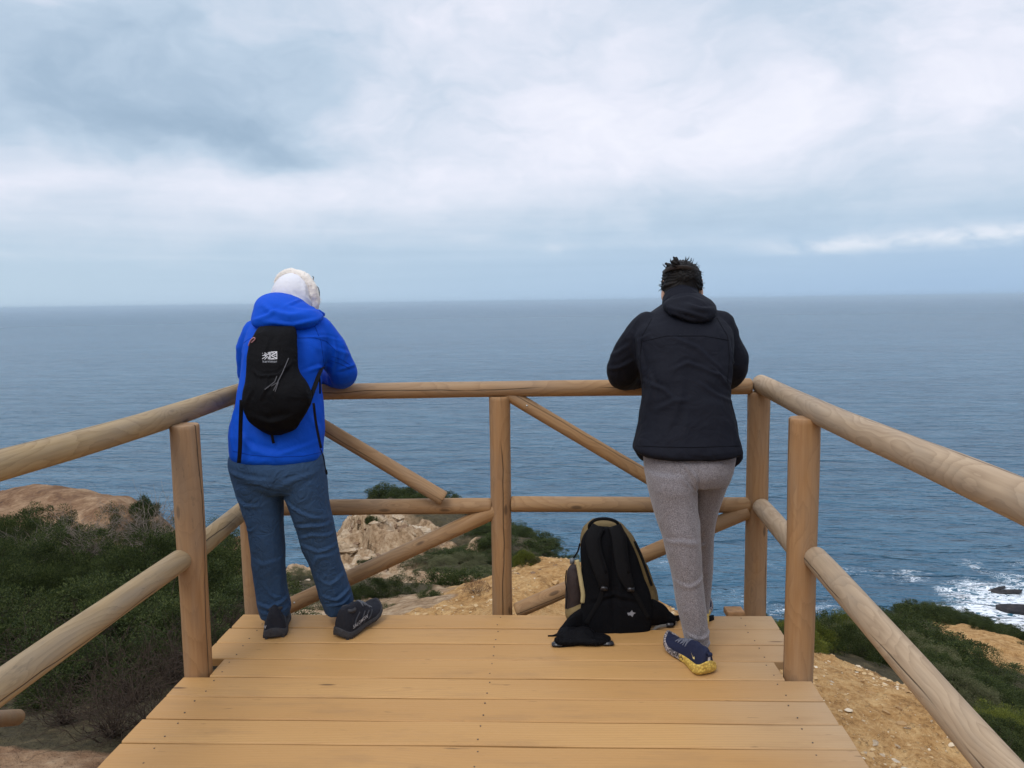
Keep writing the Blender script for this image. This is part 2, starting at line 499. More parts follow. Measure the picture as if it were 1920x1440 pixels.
def build_world():
    w = bpy.data.worlds.new('World'); SC.world = w; w.use_nodes = True
    t = NT(w.node_tree); bg = t.n['Background']
    sky = t.add('ShaderNodeTexSky', sky_type='NISHITA'); sky.sun_disc = False
    sky.sun_elevation = SUN_EL; sky.sun_rotation = SUN_AZ
    d = t.vmath('NORMALIZE', t.add('ShaderNodeTexCoord').outputs['Generated']); s = t.sep(d)
    az = t.math('ARCTAN2', s[0], s[1]); el = t.math('ARCSINE', s[2])
    ela = t.math('MAXIMUM', el, 0.0)
    # cloud deck seen in perspective: coordinates stretch towards the horizon
    inv = t.math('DIVIDE', 1.0, t.math('ADD', ela, .10))
    pl = t.comb(t.math('MULTIPLY', t.math('SINE', az), inv), t.math('MULTIPLY', t.math('COSINE', az), inv), 0.0)
    wn = t.add('ShaderNodeTexNoise'); t.put(wn.inputs['Vector'], t.comb(t.math('MULTIPLY', az, 4.0), t.math('MULTIPLY', el, 7.0), 1.7)); t.put(wn.inputs['Scale'], 1.0); t.put(wn.inputs['Detail'], 4.0); t.put(wn.inputs['Roughness'], .55)
    ws = t.sep(wn.outputs['Color'])
    azw = t.math('ADD', az, t.math('MULTIPLY', t.math('SUBTRACT', ws[0], .5), .26))
    elw = t.math('ADD', el, t.math('MULTIPLY', t.math('SUBTRACT', ws[1], .5), t.rng(el, .02, .2, .015, .15)))
    big = t.noise(pl, .75, 5, .55, .3)
    mid = t.noise(t.comb(t.math('MULTIPLY', azw, 7.0), t.math('MULTIPLY', elw, 13.0), 4.0), 1.0, 5, .56)
    fine = t.noise(t.comb(t.math('MULTIPLY', azw, 16.0), t.math('MULTIPLY', elw, 30.0), 9.0), 1.0, 4, .55)
    band = t.noise(t.comb(t.math('MULTIPLY', az, 2.2), t.math('MULTIPLY', el, 60.0), 2.0), 1.0, 4, .6, .3)
    # broad level against elevation
    lev = t.ramp(t.math('MULTIPLY', ela, 1 / .6), [(0, (.20,) * 3), (.08, (.27,) * 3), (.17, (.42,) * 3), (.27, (.66,) * 3), (.38, (.76,) * 3), (.62, (.66,) * 3), (1, (.70,) * 3)])
    tot = t.sep(lev)[0]
    amp = t.rng(el, .03, .2, .25, 1.0)
    tot = t.math('ADD', tot, t.math('MULTIPLY', t.math('MULTIPLY', t.math('SUBTRACT', mid, .5), .75), amp))
    tot = t.math('ADD', tot, t.math('MULTIPLY', t.math('MULTIPLY', t.math('SUBTRACT', fine, .5), .46), amp))
    tot = t.math('ADD', tot, t.math('MULTIPLY', t.math('SUBTRACT', big, .5), .25))
    tot = t.math('ADD', tot, t.math('MULTIPLY', t.math('MULTIPLY', t.math('SUBTRACT', band, .5), .35), t.rng(el, .22, .05, 0, 1)))
    # the large cloud masses of this sky: direction, spread, weight
    for (u, v, su, sv, wt) in ((130, 165, 280, 115, -.44), (330, 250, 230, 52, -.40), (510, 265, 90, 45, -.30), (430, 110, 220, 110, -.24), (20, 60, 150, 60, -.14), (560, 130, 60, 60, -.08),
                               (250, 345, 420, 48, .34), (40, 140, 60, 40, -.1), (30, 250, 50, 40, .1), (800, 165, 60, 50, -.12), (900, 330, 200, 40, .08),
                               (1180, 230, 120, 60, .22), (1420, 190, 60, 50, .22), (1330, 290, 320, 40, .10), (1540, 70, 130, 70, -.30), (1330, 110, 150, 60, -.06),
                               (1800, 110, 170, 90, .18), (1760, 260, 180, 40, -.20), (1600, 380, 420, 45, -.16), (700, 60, 120, 60, -.05), (640, 170, 100, 60, .08),
                               (1720, 452, 170, 11, .40), (1880, 436, 130, 12, .36), (1540, 464, 60, 9, .22), (1040, 466, 30, 7, .14), (900, 450, 40, 8, .10), (60, 485, 50, 9, .08),
                               (1000, 520, 900, 40, -.08), (200, 445, 300, 40, .08)):
        a0, e0 = azel(u, v); sa, se = su / F, sv / F
        thin = sv < 20
        q1 = t.math('DIVIDE', t.math('SUBTRACT', az if thin else azw, a0), sa); q2 = t.math('DIVIDE', t.math('SUBTRACT', t.math('ADD', el, t.math('MULTIPLY', t.math('SUBTRACT', ws[1], .5), .012)) if thin else elw, e0), se)
        g = t.math('EXPONENT', t.math('MULTIPLY', t.math('ADD', t.math('MULTIPLY', q1, q1), t.math('MULTIPLY', q2, q2)), -.7))
        if thin: g = t.math('MULTIPLY', g, t.rng(fine, .35, .6, .25, 1.15))
        tot = t.math('ADD', tot, t.math('MULTIPLY', g, wt))
    col = t.ramp(t.math('DIVIDE', t.math('ADD', tot, .4), 1.4), [(.0, (.285, .400, .535)), (.285, (.385, .505, .645)), (.5, (.505, .620, .755)), (.73, (.69, .75, .865)), (.89, (.82, .84, .945)), (1, (.88, .89, .98))])
    hz = t.rng(el, .0, .13, .85, 0, True)
    right = t.rng(az, -.6, .5, 0, 1)
    hcol = t.mix(right, (.50, .645, .785), (.345, .515, .745))
    hcol = t.mix(t.rng(tot, .25, .75), hcol, (.62, .72, .83))
    col = t.mix(hz, col, hcol)
    # a cloud deck is brightest overhead
    up = t.rng(el, .45, 1.2, 1.0, 1.75, True)
    col = t.vmath('SCALE', col); sc_ = col.node; t.put(sc_.inputs['Scale'], t.math('MULTIPLY', up, 10.0))
    mixc = t.mix(.93, sky.outputs[0], col)
    t.put(bg.inputs[0], mixc); bg.inputs[1].default_value = 0.1
    return w


build_world()
SC.view_settings.view_transform = 'Standard'; SC.view_settings.look = 'None'
SC.view_settings.gamma = 1.0; SC.view_settings.exposure = 0.09; SC.view_settings.use_curve_mapping = False
SC.cycles.use_denoising = True
SC.cycles.max_bounces = 5; SC.cycles.diffuse_bounces = 3; SC.cycles.glossy_bounces = 2; SC.cycles.transparent_max_bounces = 4

# ------------------------------------------------------------------ sea
def sea_mat():
    m, t, b = newmat('sea_water'); p = t.pos(); s = t.sep(p)
    rot = t.map(p, (1, 1, 0), rot=(0, 0, .12))
    swell = t.noise(t.map(rot, (.020, .055, 1)), 1.0, 2, .5)
    wave = t.noise(t.map(rot, (.10, .26, 1)), 1.0, 3, .6, .4)
    chop = t.noise(t.map(rot, (.42, .80, 1)), 1.0, 3, .62, .5)
    rip = t.noise(t.map(rot, (1.6, 2.6, 1)), 1.0, 2, .6)
    patch = t.noise(t.map(p, (.0035, .011, 1)), 1.0, 4, .6, .6)
    dist = t.vmath('LENGTH', t.map(p, (1, 1, 0))); dist = dist.node.outputs['Value']
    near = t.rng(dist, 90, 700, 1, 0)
    body = t.mix(near, (.052, .142, .222), (.017, .090, .158))  # lighter far out: reflected sky brightness put into the water colour
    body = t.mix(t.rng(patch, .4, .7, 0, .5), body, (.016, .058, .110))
    body = t.mix(t.math('MULTIPLY', t.rng(wave, .5, .72), .55), body, (.075, .155, .215)); body = t.mix(t.math('MULTIPLY', t.rng(wave, .5, .3), .5), body, (.006, .034, .070))  # lit crests and shaded troughs painted into the water colour
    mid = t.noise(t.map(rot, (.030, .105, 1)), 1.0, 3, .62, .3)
    body = t.mix(t.math('MULTIPLY', t.rng(mid, .5, .70), .45), body, (.105, .205, .285)); body = t.mix(t.math('MULTIPLY', t.rng(mid, .5, .32), .45), body, (.012, .055, .105))  # broader waves, their light and dark sides also painted in colour
    foam = None
    for (u, v, r, k) in ((1862, 1112, 8, .80), (1915, 1125, 10, .95), (1905, 1168, 8, .9), (1815, 1118, 6, .72), (1850, 1142, 8, .9), (1905, 1090, 6, .6), (1650, 1085, 6, .36), (1710, 1078, 5, .42), (1570, 1075, 6, .30),
                         (1830, 1062, 5, .36), (1610, 1075, 5, .30), (1470, 1140, 6, .40), (1545, 1135, 5, .32), (1900, 1058, 5, .30), (1560, 1190, 6, .34), (1450, 1062, 5, .2), (1500, 1062, 4, .25), (1400, 1120, 7, .25), (1240, 1050, 6, .2)):
        c = G(u, v, SEA); dd = t.vmath('DISTANCE', p, tuple(c)).node.outputs['Value']
        g = t.math('MULTIPLY', t.rng(dd, 0, r * 1.5, 1, 0, True), k)
        foam = g if foam is None else t.math('MAXIMUM', foam, g)
    lace = t.noise(t.map(p, (.45, .75, 1)), 1.0, 6, .68, 1.2); lace2 = t.noise(t.map(p, (.12, .3, 1)), 1.0, 4, .6, 1.0)
    ln = t.math('ABSOLUTE', t.math('SUBTRACT', lace, .5))
    web = t.math('ADD', t.rng(ln, 0, .10, 1, 0), t.rng(lace2, .45, .7, 0, .6))
    fm = t.rng(t.math('ADD', t.math('MULTIPLY', foam, 1.5), t.math('MULTIPLY', t.math('SUBTRACT', web, .85), 1.0)), .55, 1.05)
    fm = t.math('MULTIPLY', fm, t.rng(foam, .05, .2))
    # a few breaking crests far out
    crest = t.noise(t.map(p, (.05, .22, 1), loc=(7, 3, 0)), 1.0, 4, .7)
    cap = t.math('MULTIPLY', t.rng(crest, .735, .77), t.rng(chop, .45, .6)); cap = t.math('MULTIPLY', cap, .35)
    fm = t.math('MAXIMUM', fm, cap)
    halo = t.math('MULTIPLY', t.rng(foam, .3, 1.0), .35)
    body = t.mix(halo, body, (.10, .27, .31))
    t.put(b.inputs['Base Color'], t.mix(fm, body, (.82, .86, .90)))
    t.put(b.inputs['Roughness'], t.math('MAXIMUM', t.math('MULTIPLY', fm, .8), t.rng(dist, 100, 3000, .16, .30))); t.put(b.inputs['IOR'], 1.33)
    t.put(b.inputs['Specular IOR Level'], .5)
    n = t.bump(rip, .6, .14); n = t.bump(chop, .9, 1.0, n); n = t.bump(wave, 1.0, 4.6, n); n = t.bump(mid, .8, 6.0, n); n = t.bump(swell, .8, 6.0, n)
    t.put(b.inputs['Normal'], n)
    return m


def build_sea():
    R = np.concatenate([[15], np.geomspace(30, 1500, 60), np.geomspace(1800, 26000, 18)]); nA = 180
    A = np.linspace(0, 2 * math.pi, nA, endpoint=False)
    V = np.stack([np.outer(R, np.cos(A)).ravel(), np.outer(R, np.sin(A)).ravel(), np.full(len(R) * nA, SEA)], 1)
    i, j = np.meshgrid(np.arange(len(R) - 1), np.arange(nA), indexing='ij'); k = (j + 1) % nA
    Fq = np.stack([i * nA + j, (i + 1) * nA + j, (i + 1) * nA + k, i * nA + k], -1).reshape(-1, 4)
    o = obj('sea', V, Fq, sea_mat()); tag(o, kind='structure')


build_sea()

# ------------------------------------------------------------------ terrain
# (u, v, distance ahead, class): o ochre soil, r pale rock, g scrub slope, m bare brown mound
CT = [
    (1640, 1440, 4.0, 'o'), (1760, 1400, 4.3, 'o'), (1800, 1345, 4.7, 'o'), (1700, 1330, 4.7, 'o'), (1600, 1290, 5.0, 'o'), (1540, 1245, 5.6, 'o'), (1500, 1225, 6.0, 'o'),
    (1900, 1440, 4.6, 'g'), (1560, 1235, 7.2, 'g'), (1650, 1260, 7.0, 'g'), (1720, 1300, 6.6, 'g'), (1500, 1200, 8.0, 'g'), (1560, 1205, 9.5, 'g'), (1640, 1190, 11.5, 'g'), (1500, 1185, 10.5, 'g'),
    (1720, 1230, 10.5, 'g'), (1800, 1290, 9.0, 'g'), (1900, 1320, 8.5, 'g'), (1900, 1280, 11.0, 'g'), (1760, 1195, 14.5, 'g'), (1775, 1188, 16.5, 'o'), (1835, 1206, 15.2, 'o'), (1900, 1236, 14, 'o'), (1915, 1256, 12.6, 'o'), (1862, 1228, 13.6, 'o'), (1800, 1200, 15, 'o'),
    (1700, 1165, 16.5, 'g'), (1690, 1160, 20.0, 'g'), (1750, 1145, 21.0, 'g'), (1800, 1166, 21.0, 'g'), (1855, 1192, 20.5, 'g'), (1910, 1214, 20.0, 'g'), (2050, 1280, 19.0, 'g'), (2300, 1500, 7.5, 'g'),
    # ledge behind the deck
    (850, 1142, 6.1, 'o'), (1000, 1065, 7.0, 'o'), (1050, 1055, 7.3, 'o'), (930, 1095, 6.9, 'o'), (800, 1146, 6.0, 'o'), (735, 1150, 6.6, 'r'), (770, 1128, 8.0, 'r'), (1150, 1095, 6.9, 'o'), (1240, 1140, 6.3, 'o'), (1380, 1190, 6.0, 'o'), (950, 1150, 5.6, 'o'), (1100, 1140, 6.0, 'o'), (880, 1112, 6.7, 'o'),
    (960, 1090, 8.6, 'o'), (1060, 1085, 8.8, 'g'), (1200, 1160, 8.2, 'g'), (1350, 1215, 8.0, 'g'),
    # promontory
    (780, 1120, 9.0, 'r'), (700, 1145, 8.5, 'g'), (620, 1150, 9.0, 'r'), (560, 1145, 9.5, 'r'), (720, 1105, 12.0, 'g'), (830, 1085, 13, 'r'), (560, 1085, 13.5, 'g'), (545, 1060, 17, 'r'), (575, 1040, 20.5, 'r'), (530, 1038, 20.5, 'r'),
    (800, 1060, 16.0, 'r'), (720, 1020, 20.5, 'r'), (680, 1000, 23, 'r'), (640, 985, 26, 'r'), (660, 960, 30, 'r'), (700, 950, 33, 'r'), (645, 955, 37, 'r'), (690, 935, 42, 'g'), (770, 940, 42, 'g'), (860, 970, 40, 'g'), (690, 938, 38, 'r'), (730, 937, 37.5, 'g'), (765, 942, 36, 'r'), (800, 950, 35, 'g'), (850, 966, 33.5, 'g'), (905, 980, 32.5, 'g'), (700, 945, 35, 'r'),
    (790, 995, 26, 'r'), (850, 1010, 22, 'r'), (850, 1050, 17.5, 'g'), (880, 1006, 26, 'g'), (940, 990, 34, 'g'), (965, 999, 32.5, 'g'), (1000, 1014, 31, 'g'), (1050, 1050, 27, 'g'), (950, 1030, 22, 'g'), (1100, 1095, 24, 'g'),
    # bare mound
    (0, 925, 28, 'm'), (80, 928, 28.5, 'm'), (150, 942, 28, 'm'), (260, 972, 26.5, 'm'), (320, 990, 25, 'm'), (450, 1020, 23, 'm'), (-200, 935, 27, 'm'), (100, 985, 21, 'm'), (-100, 985, 20, 'm'), (260, 1005, 21, 'm'), (0, 960, 24, 'm'),
    # thicket
    (150, 1080, 14, 'g'), (0, 1085, 14, 'g'), (300, 1070, 14, 'g'), (430, 1090, 13.5, 'g'), (150, 1150, 10, 'g'), (0, 1160, 10, 'g'), (320, 1160, 9.5, 'g'), (440, 1160, 9.0, 'g'), (150, 1260, 7, 'g'), (300, 1290, 6.0, 'g'), (0, 1290, 6.8, 'g'),
    (80, 1400, 4.7, 'g'), (200, 1410, 4.5, 'g'), (0, 1440, 4.2, 'm'), (-300, 1300, 6.5, 'g'),
]
XYZ = [(0, 2, -.95, 'o'), (0, 0, -.9, 'o'), (-1.6, 2.5, -.95, 'm'), (1.6, 2.5, -.9, 'o'), (-2.5, 3.2, -1.0, 'm'), (-4, 0, -.8, 'm'), (4, 0, -1.0, 'o'), (0, -6, -.6, 'o'), (-8, -5, -.5, 'm'), (8, -5, -.8, 'g'), (-12, 5, -1.6, 'g'), (9, 5, -3.0, 'g'),
       (0, -30, 1, 'g'), (-30, -20, 2, 'g'), (30, -20, -1, 'g'), (-40, 10, -2, 'g'), (0, 4, -1.0, 'o'), (-1, 4.5, -1.05, 'o'), (1, 4.5, -1.0, 'o'), (-60, 20, -8, 'm'), (0, -160, 8, 'g'), (-150, -80, 6, 'g'), (130, -110, 3, 'g')]
for (x, y, z) in ((-20, 42, -22), (-14, 34, -15), (-30, 46, -24), (-8, 30, -13), (-12, 58, -34), (-6, 58, -30), (2, 50, -24), (4, 38, -16.5), (8, 32, -17), (6, 24, -12), (5, 17, -8.5), (4.5, 13, -6.2), (10, 28, -15), (14, 32, -18), (20, 30, -18), (24, 24, -15), (30, 20, -16),
                  (-40, 80, -60), (-15, 85, -60), (0, 75, -60), (10, 60, -60), (20, 55, -60), (35, 50, -58), (45, 40, -56), (60, 30, -58), (70, 0, -50), (90, -20, -58), (80, -60, -30), (-70, 70, -58), (-100, 50, -58), (-130, 10, -40), (-9, 20, -8.0), (-9, 26, -11)):
    XYZ.append((x, y, z, 'r'))
KP, KC = [], []
for (u, v, d, c) in CT:
    q = P(u, v, d); KP.append(q); KC.append(c)
for (x, y, z, c) in XYZ:
    KP.append(np.array([x, y, z])); KC.append(c)
KP = np.array(KP); KX = KP[:, :2]
# work on a log-radius scale so that near detail and far slopes both stay smooth
def _warp(X):
    r = np.hypot(X[:, 0], X[:, 1]) + 1e-6; k = np.log1p(r / 2.5) * 6 / r
    return X * k[:, None]
_KW = _warp(KX); _c2 = .35 ** 2
def _ker(A): return np.sqrt(((A[:, None, :] - _KW[None]) ** 2).sum(-1) + _c2)
_n = len(KX); _M = np.zeros((_n + 3, _n + 3)); _M[:_n, :_n] = _ker(_KW) - np.eye(_n) * .02
_M[:_n, _n] = 1; _M[:_n, _n + 1:] = _KW; _M[_n, :_n] = 1; _M[_n + 1:, :_n] = _KW.T
_w = np.linalg.solve(_M, np.concatenate([KP[:, 2], [0, 0, 0]]))
CLS = 'orgm'; _onehot = np.array([[1.0 if c == q else 0 for q in CLS] for c in KC])


def base_height(X):
    out = np.empty(len(X))
    for i in range(0, len(X), 20000):
        W = _warp(X[i:i + 20000]); out[i:i + 20000] = _ker(W) @ _w[:_n] + _w[_n] + W @ _w[_n + 1:]
    return np.maximum(out, -58)


def worley(Q, seed):
    i = np.floor(Q).astype(np.int64); best = np.full(len(Q), 9.0); sec = best.copy(); hh = np.zeros(len(Q)); z0 = np.zeros(len(Q), np.int64)
    for dx in (-1, 0, 1):
        for dy in (-1, 0, 1):
            c = i + np.array([dx, dy]); fx = c[:, 0] + _hash(c[:, 0], c[:, 1], z0, seed); fy = c[:, 1] + _hash(c[:, 0], c[:, 1], z0, seed + 1)
            d = np.hypot(Q[:, 0] - fx, Q[:, 1] - fy); m = d < best
            sec = np.where(m, best, np.minimum(sec, d)); hh = np.where(m, _hash(c[:, 0], c[:, 1], z0, seed + 2), hh); best = np.where(m, d, best)
    return hh, sec - best


def classes(X):
    W = _warp(X + np.stack([noise(np.c_[X * .9, np.zeros(len(X))], 3), noise(np.c_[X * .9, np.ones(len(X))], 4)], 1) * .35)
    out = np.empty((len(X), 4))
    for i in range(0, len(X), 20000):
        d2 = ((W[i:i + 20000][:, None, :] - _KW[None]) ** 2).sum(-1) + .01
        w = d2 ** -2.2; out[i:i + 20000] = (w @ _onehot) / w.sum(1)[:, None]
    return out


def height(X):
    X = np.atleast_2d(np.asarray(X, float)); z = base_height(X); c = classes(X)
    r = np.hypot(X[:, 0], X[:, 1])
    Q = np.c_[X, np.zeros(len(X))]
    far = sstep(9, 22, r)
    rock = c[:, 1] * far
    st = fbm(Q * np.array([.45, .45, 1]), 5, 21, .55)
    terr = np.floor(st * 7) / 7 + sstep(.55, 1, (st * 7) % 1) / 7
    wq = X + .5 * np.stack([noise(Q * .7, 61), noise(Q * .7, 62)], 1)
    h1, e1 = worley(np.stack([wq[:, 0] * .42 + wq[:, 1] * .12, wq[:, 1] * .30], 1), 70)
    h2, e2 = worley(np.stack([wq[:, 0] * 1.25, wq[:, 1] * .85 + wq[:, 0] * .3], 1), 75)
    z = z + rock * (terr * 1.0 - .55 + (h1 - .5) * .95 * sstep(0, .22, e1) + (h2 - .5) * .50 * sstep(0, .25, e2) - .22 * (1 - sstep(0, .12, e1)) + ridged(Q * 1.6, 3, 5) * .14)
    z = z + (1 - c[:, 1]) * far * fbm(Q * .25, 4, 8) * .5
    z = z + fbm(Q * 1.7, 4, 9) * (.05 + .05 * far) + ridged(Q * 5.5, 3, 14) * .022 * sstep(2, 4, r) + c[:, 0] * fbm(Q * 14, 2, 15) * .016 * sstep(2, 4, r) * sstep(12, 8, r)
    z = z + c[:, 0] * ridged(Q * 2.3, 4, 33) * .06 * sstep(4.5, 6.5, r)
    return np.maximum(z, -58)


def soil_mat():
    m, t, b = newmat('ground_earth'); p = t.pos()
    o, r, g, mm = (t.attr('c_' + q) for q in CLS)
    n1 = t.noise(p, .7, 6, .62, .3); n2 = t.noise(p, 6, 6, .68); n3 = t.noise(p, 34, 4, .7); v = t.voro(p, 26, 'F1'); v2 = t.voro(p, 9, 'F1'); v3 = t.voro(p, 70, 'F1')
    och = t.ramp(t.math('ADD', t.math('MULTIPLY', n2, .6), t.math('MULTIPLY', n3, .4)), [(.32, (.15, .075, .025)), (.47, (.39, .22, .085)), (.64, (.58, .38, .175))])
    och = t.mix(t.rng(v, .0, .16, .75, 0), och, (.58, .42, .24)); och = t.mix(t.rng(v2, .0, .09, .7, 0), och, (.62, .50, .34)); och = t.mix(t.rng(v3, .0, .2, .4, 0), och, (.60, .40, .19))
    roc = t.ramp(t.math('ADD', t.math('MULTIPLY', n1, .45), t.math('MULTIPLY', n2, .55)), [(.32, (.085, .050, .028)), (.45, (.30, .20, .115)), (.56, (.46, .34, .22)), (.70, (.66, .57, .46))])
    mou = t.ramp(t.math('ADD', t.math('MULTIPLY', n1, .6), t.math('MULTIPLY', n2, .4)), [(.35, (.085, .048, .030)), (.47, (.20, .115, .063)), (.60, (.35, .235, .140)), (.73, (.50, .39, .27))])
    gre = t.ramp(n2, [(.3, (.035, .030, .018)), (.55, (.075, .062, .034)), (.75, (.15, .11, .06))])
    col = t.mix(t.rng(o, .3, .7), mou, och); col = t.mix(t.rng(r, .35, .65), col, roc); col = t.mix(t.rng(g, .35, .65), col, gre)
    t.put(b.inputs['Base Color'], col); t.put(b.inputs['Roughness'], .95); t.put(b.inputs['Specular IOR Level'], .12)
    h = t.math('ADD', t.math('MULTIPLY', n2, 1.0), t.math('ADD', t.math('MULTIPLY', n3, .25), t.math('MULTIPLY', t.rng(v, 0, .3, 1, 0), .22)))
    t.put(b.inputs['Normal'], t.bump(h, .9, .09))
    return m


def build_terrain():
    fw = np.linspace(-52, 52, 620); side = np.concatenate([np.linspace(54, 180, 46), np.linspace(-178, -54, 45)])
    A = np.radians(np.concatenate([fw, side])); A = A[np.argsort(np.where(A < fw[0] * math.pi / 180, A + 2 * math.pi, A))]
    R = np.concatenate([[.05, .6, 1.2], np.geomspace(1.8, 60, 430), np.geomspace(62, 260, 24)])
    X = np.stack([np.outer(R, np.sin(A)).ravel(), np.outer(R, np.cos(A)).ravel()], 1)
    z = height(X); c = classes(X); nA = len(A)
    i, j = np.meshgrid(np.arange(len(R) - 1), np.arange(nA), indexing='ij'); k = (j + 1) % nA
    Fq = np.stack([i * nA + j, i * nA + k, (i + 1) * nA + k, (i + 1) * nA + j], -1).reshape(-1, 4)[:, ::-1]
    o = obj('ground', np.c_[X, z], Fq, soil_mat()); tag(o, kind='structure')
    for q in range(4):
        at = o.data.attributes.new('c_' + CLS[q], 'FLOAT', 'POINT'); at.data.foreach_set('value', c[:, q].astype(np.float32))
    return o


ground = build_terrain()


def hit(u, v, dmin=3.5, dmax=70):
    d = np.geomspace(dmin, dmax, 170); r = ray(u, v)
    Q = CAM + np.outer(d, r / r[1]); b = Q[:, 2] - base_height(Q[:, :2]); i = np.argmax(b < 0)
    if b[i] >= 0: return None
    x = Q[i, :2]; return np.array([x[0], x[1], height([x])[0]])
# ------------------------------------------------------------------ deck
M_DECK = deck_wood()
M_POST = log_wood('post_wood', (.37, .215, .100), (.29, .155, .066), (.19, .095, .040), grey=.0, rc=.3)
M_RAILL = log_wood('rail_wood_yellow', (.395, .285, .150), (.30, .205, .098), (.15, .09, .042), grey=.15, rc=.36)
M_RAILR = log_wood('rail_wood_grey', (.44, .325, .21), (.34, .24, .148), (.18, .118, .07), grey=.25, rc=.36)
M_BRACE = log_wood('brace_wood', (.37, .225, .105), (.29, .165, .074), (.17, .085, .036), rc=.4)
M_BEAM = plain('beam_wood', (.36, .20, .09), .7, .3, .25, 25, .3)
M_STEEL = plain('screw_steel', (.45, .43, .40), .35, .5, .2, 60, 0, 0, .9)

BL, BR = G(457, 1151), G(1443, 1154)
dn = (BR - BL); dn[2] = 0; DW = np.linalg.norm(dn); ex = dn / DW; ey = np.array([ex[1], -ex[0], 0.0])   # ey points towards the viewer
LF, RF = G(181, 1440), G(1627, 1440)


def loc(p): q = np.asarray(p) - BL; return q @ ex, q @ ey


lx1, ly1 = loc(LF); rx1, ry1 = loc(RF)
def left_x(y): return lx1 * y / ly1
def right_x(y): return DW + (rx1 - DW) * y / ry1


deck = empty('viewing_deck', tuple(BL), 'timber viewing deck of long tan planks carrying both people and the rucksack', 'deck')
pl, pr = loc(G(364, 1266)), loc(G(1508, 1281))
pl, pr = (pl[0], .575), (pr[0], .572)
POSTL, POSTR = BL + ex * pl[0] + ey * pl[1], BL + ex * pr[0] + ey * pr[1]
V, Fc, PID, PLK = [], [], [], []
pitch, gap, th = .157, .0085, .035
y = 0.0; k = 0
rs = random.Random(5)
while y < 6.6:
    y0, y1 = y + gap * rs.uniform(.3, .8), y + pitch - gap * rs.uniform(.2, .7)
    cuts = []
    jl, jr = rs.uniform(-.004, .004), rs.uniform(-.004, .006)
    a0, a1, b0, b1 = left_x(y0) + jl, left_x(y1) + jl, right_x(y0) + jr, right_x(y1) + jr
    # notch around the posts
    for (px, py), sgn in ((pl, -1), (pr, 1)):
        if y1 > py - .09 and y0 < py - .02:
            if sgn < 0: a0 = a1 = max(a1, px + .068)
            else: b0 = b1 = min(b1, px - .068)
    zt = rs.uniform(-.0015, .0015); ch = .004
    nseg = 26; base = len(V)
    for i in range(nseg + 1):
        f = i / nseg
        xa, xb = a0 + (b0 - a0) * f, a1 + (b1 - a1) * f
        w = .0016 * math.sin(f * 9 + k * 2.1) + .001 * math.sin(f * 23 + k)
        for (yy, zz, xx) in ((y0 + w, zt - ch, xa), (y0 + ch + w, zt, xa), ((y0 + y1) / 2, zt + .0008, (xa + xb) / 2), (y1 - ch + w, zt, xb), (y1 + w, zt - ch, xb), (y1 + w, -th, xb), (y0 + w, -th, xa)):
            V.append(BL + ex * xx + ey * yy + np.array([0, 0, zz])); PID.append(k * 1.0); PLK.append((xx, yy - (y0 + y1) / 2, zz))
    for i in range(nseg):
        for j in range(7):
            p, q = base + i * 7 + j, base + i * 7 + (j + 1) % 7
            Fc.append((p, q, q + 7, p + 7))
    Fc.append(tuple(base + j for j in range(6, -1, -1))); Fc.append(tuple(base + nseg * 7 + j for j in range(7)))
    y += pitch; k += 1
d = obj('decking', V, Fc, M_DECK, deck, smooth=False)
at = d.data.attributes.new('pid', 'FLOAT', 'POINT'); at.data.foreach_set('value', np.array(PID, np.float32))
at = d.data.attributes.new('plk', 'FLOAT_VECTOR', 'POINT'); at.data.foreach_set('vector', np.array(PLK, np.float32).ravel())
bm = bmesh.new(); bm.from_mesh(d.data); bmesh.ops.recalc_face_normals(bm, faces=bm.faces[:]); bm.to_mesh(d.data); bm.free()
rotz = np.stack([ex, -ey, np.array([0, 0, 1.0])], 1)
for f in (.06, .5, .94):
    c = BL + ex * DW * f + ey * 3.3 + np.array([0, 0, -.115])
    v, fc = box(c, (.07, 6.3, .15), rotz, .004); obj('joist', v, fc, M_BEAM, deck, smooth=False)
c = BL + ex * (DW / 2) + ey * .10 + np.array([0, 0, -.27]); v, fc = box(c, (DW - .1, .09, .15), rotz, .004); obj('crossbeam', v, fc, M_BEAM, deck, smooth=False)
# plank screws
bm = bmesh.new(); sv, sf = [], []
for b in range(0, 26):
    yy = b * pitch + pitch / 2
    for f in (.055, .495, .945):
        for s in (-.042, .042):
            xx = left_x(yy) * (1 - f) + right_x(yy) * f + rs.uniform(-.006, .006)
            c = BL + ex * xx + ey * (yy + s) + np.array([0, 0, .0022])
            v, fc = tube([c - np.array([0, 0, .006]), c + np.array([0, 0, .0006])], .0030, 8, round_ends=False)
            n0 = len(sv); sv += list(v); sf += [tuple(i + n0 for i in q) for q in fc]
bm.free()
obj('screws', sv, sf, plain('rusty_screw', (.09, .06, .04), .6), deck)['kind'] = 'stuff'
# short packer board showing beside the far corner post
c = BL + ex * (DW - .155) + ey * (-.045) + np.array([0, 0, -.004]); v, fc = box(c, (.085, .08, .03), rotz, .003); obj('packer_board', v, fc, M_BEAM, deck, smooth=False)

# ------------------------------------------------------------------ railing
rail = empty('railing', tuple((BL + BR) / 2), 'round log railing with diagonal braces around the deck edge, the two people leaning on it', 'railing')


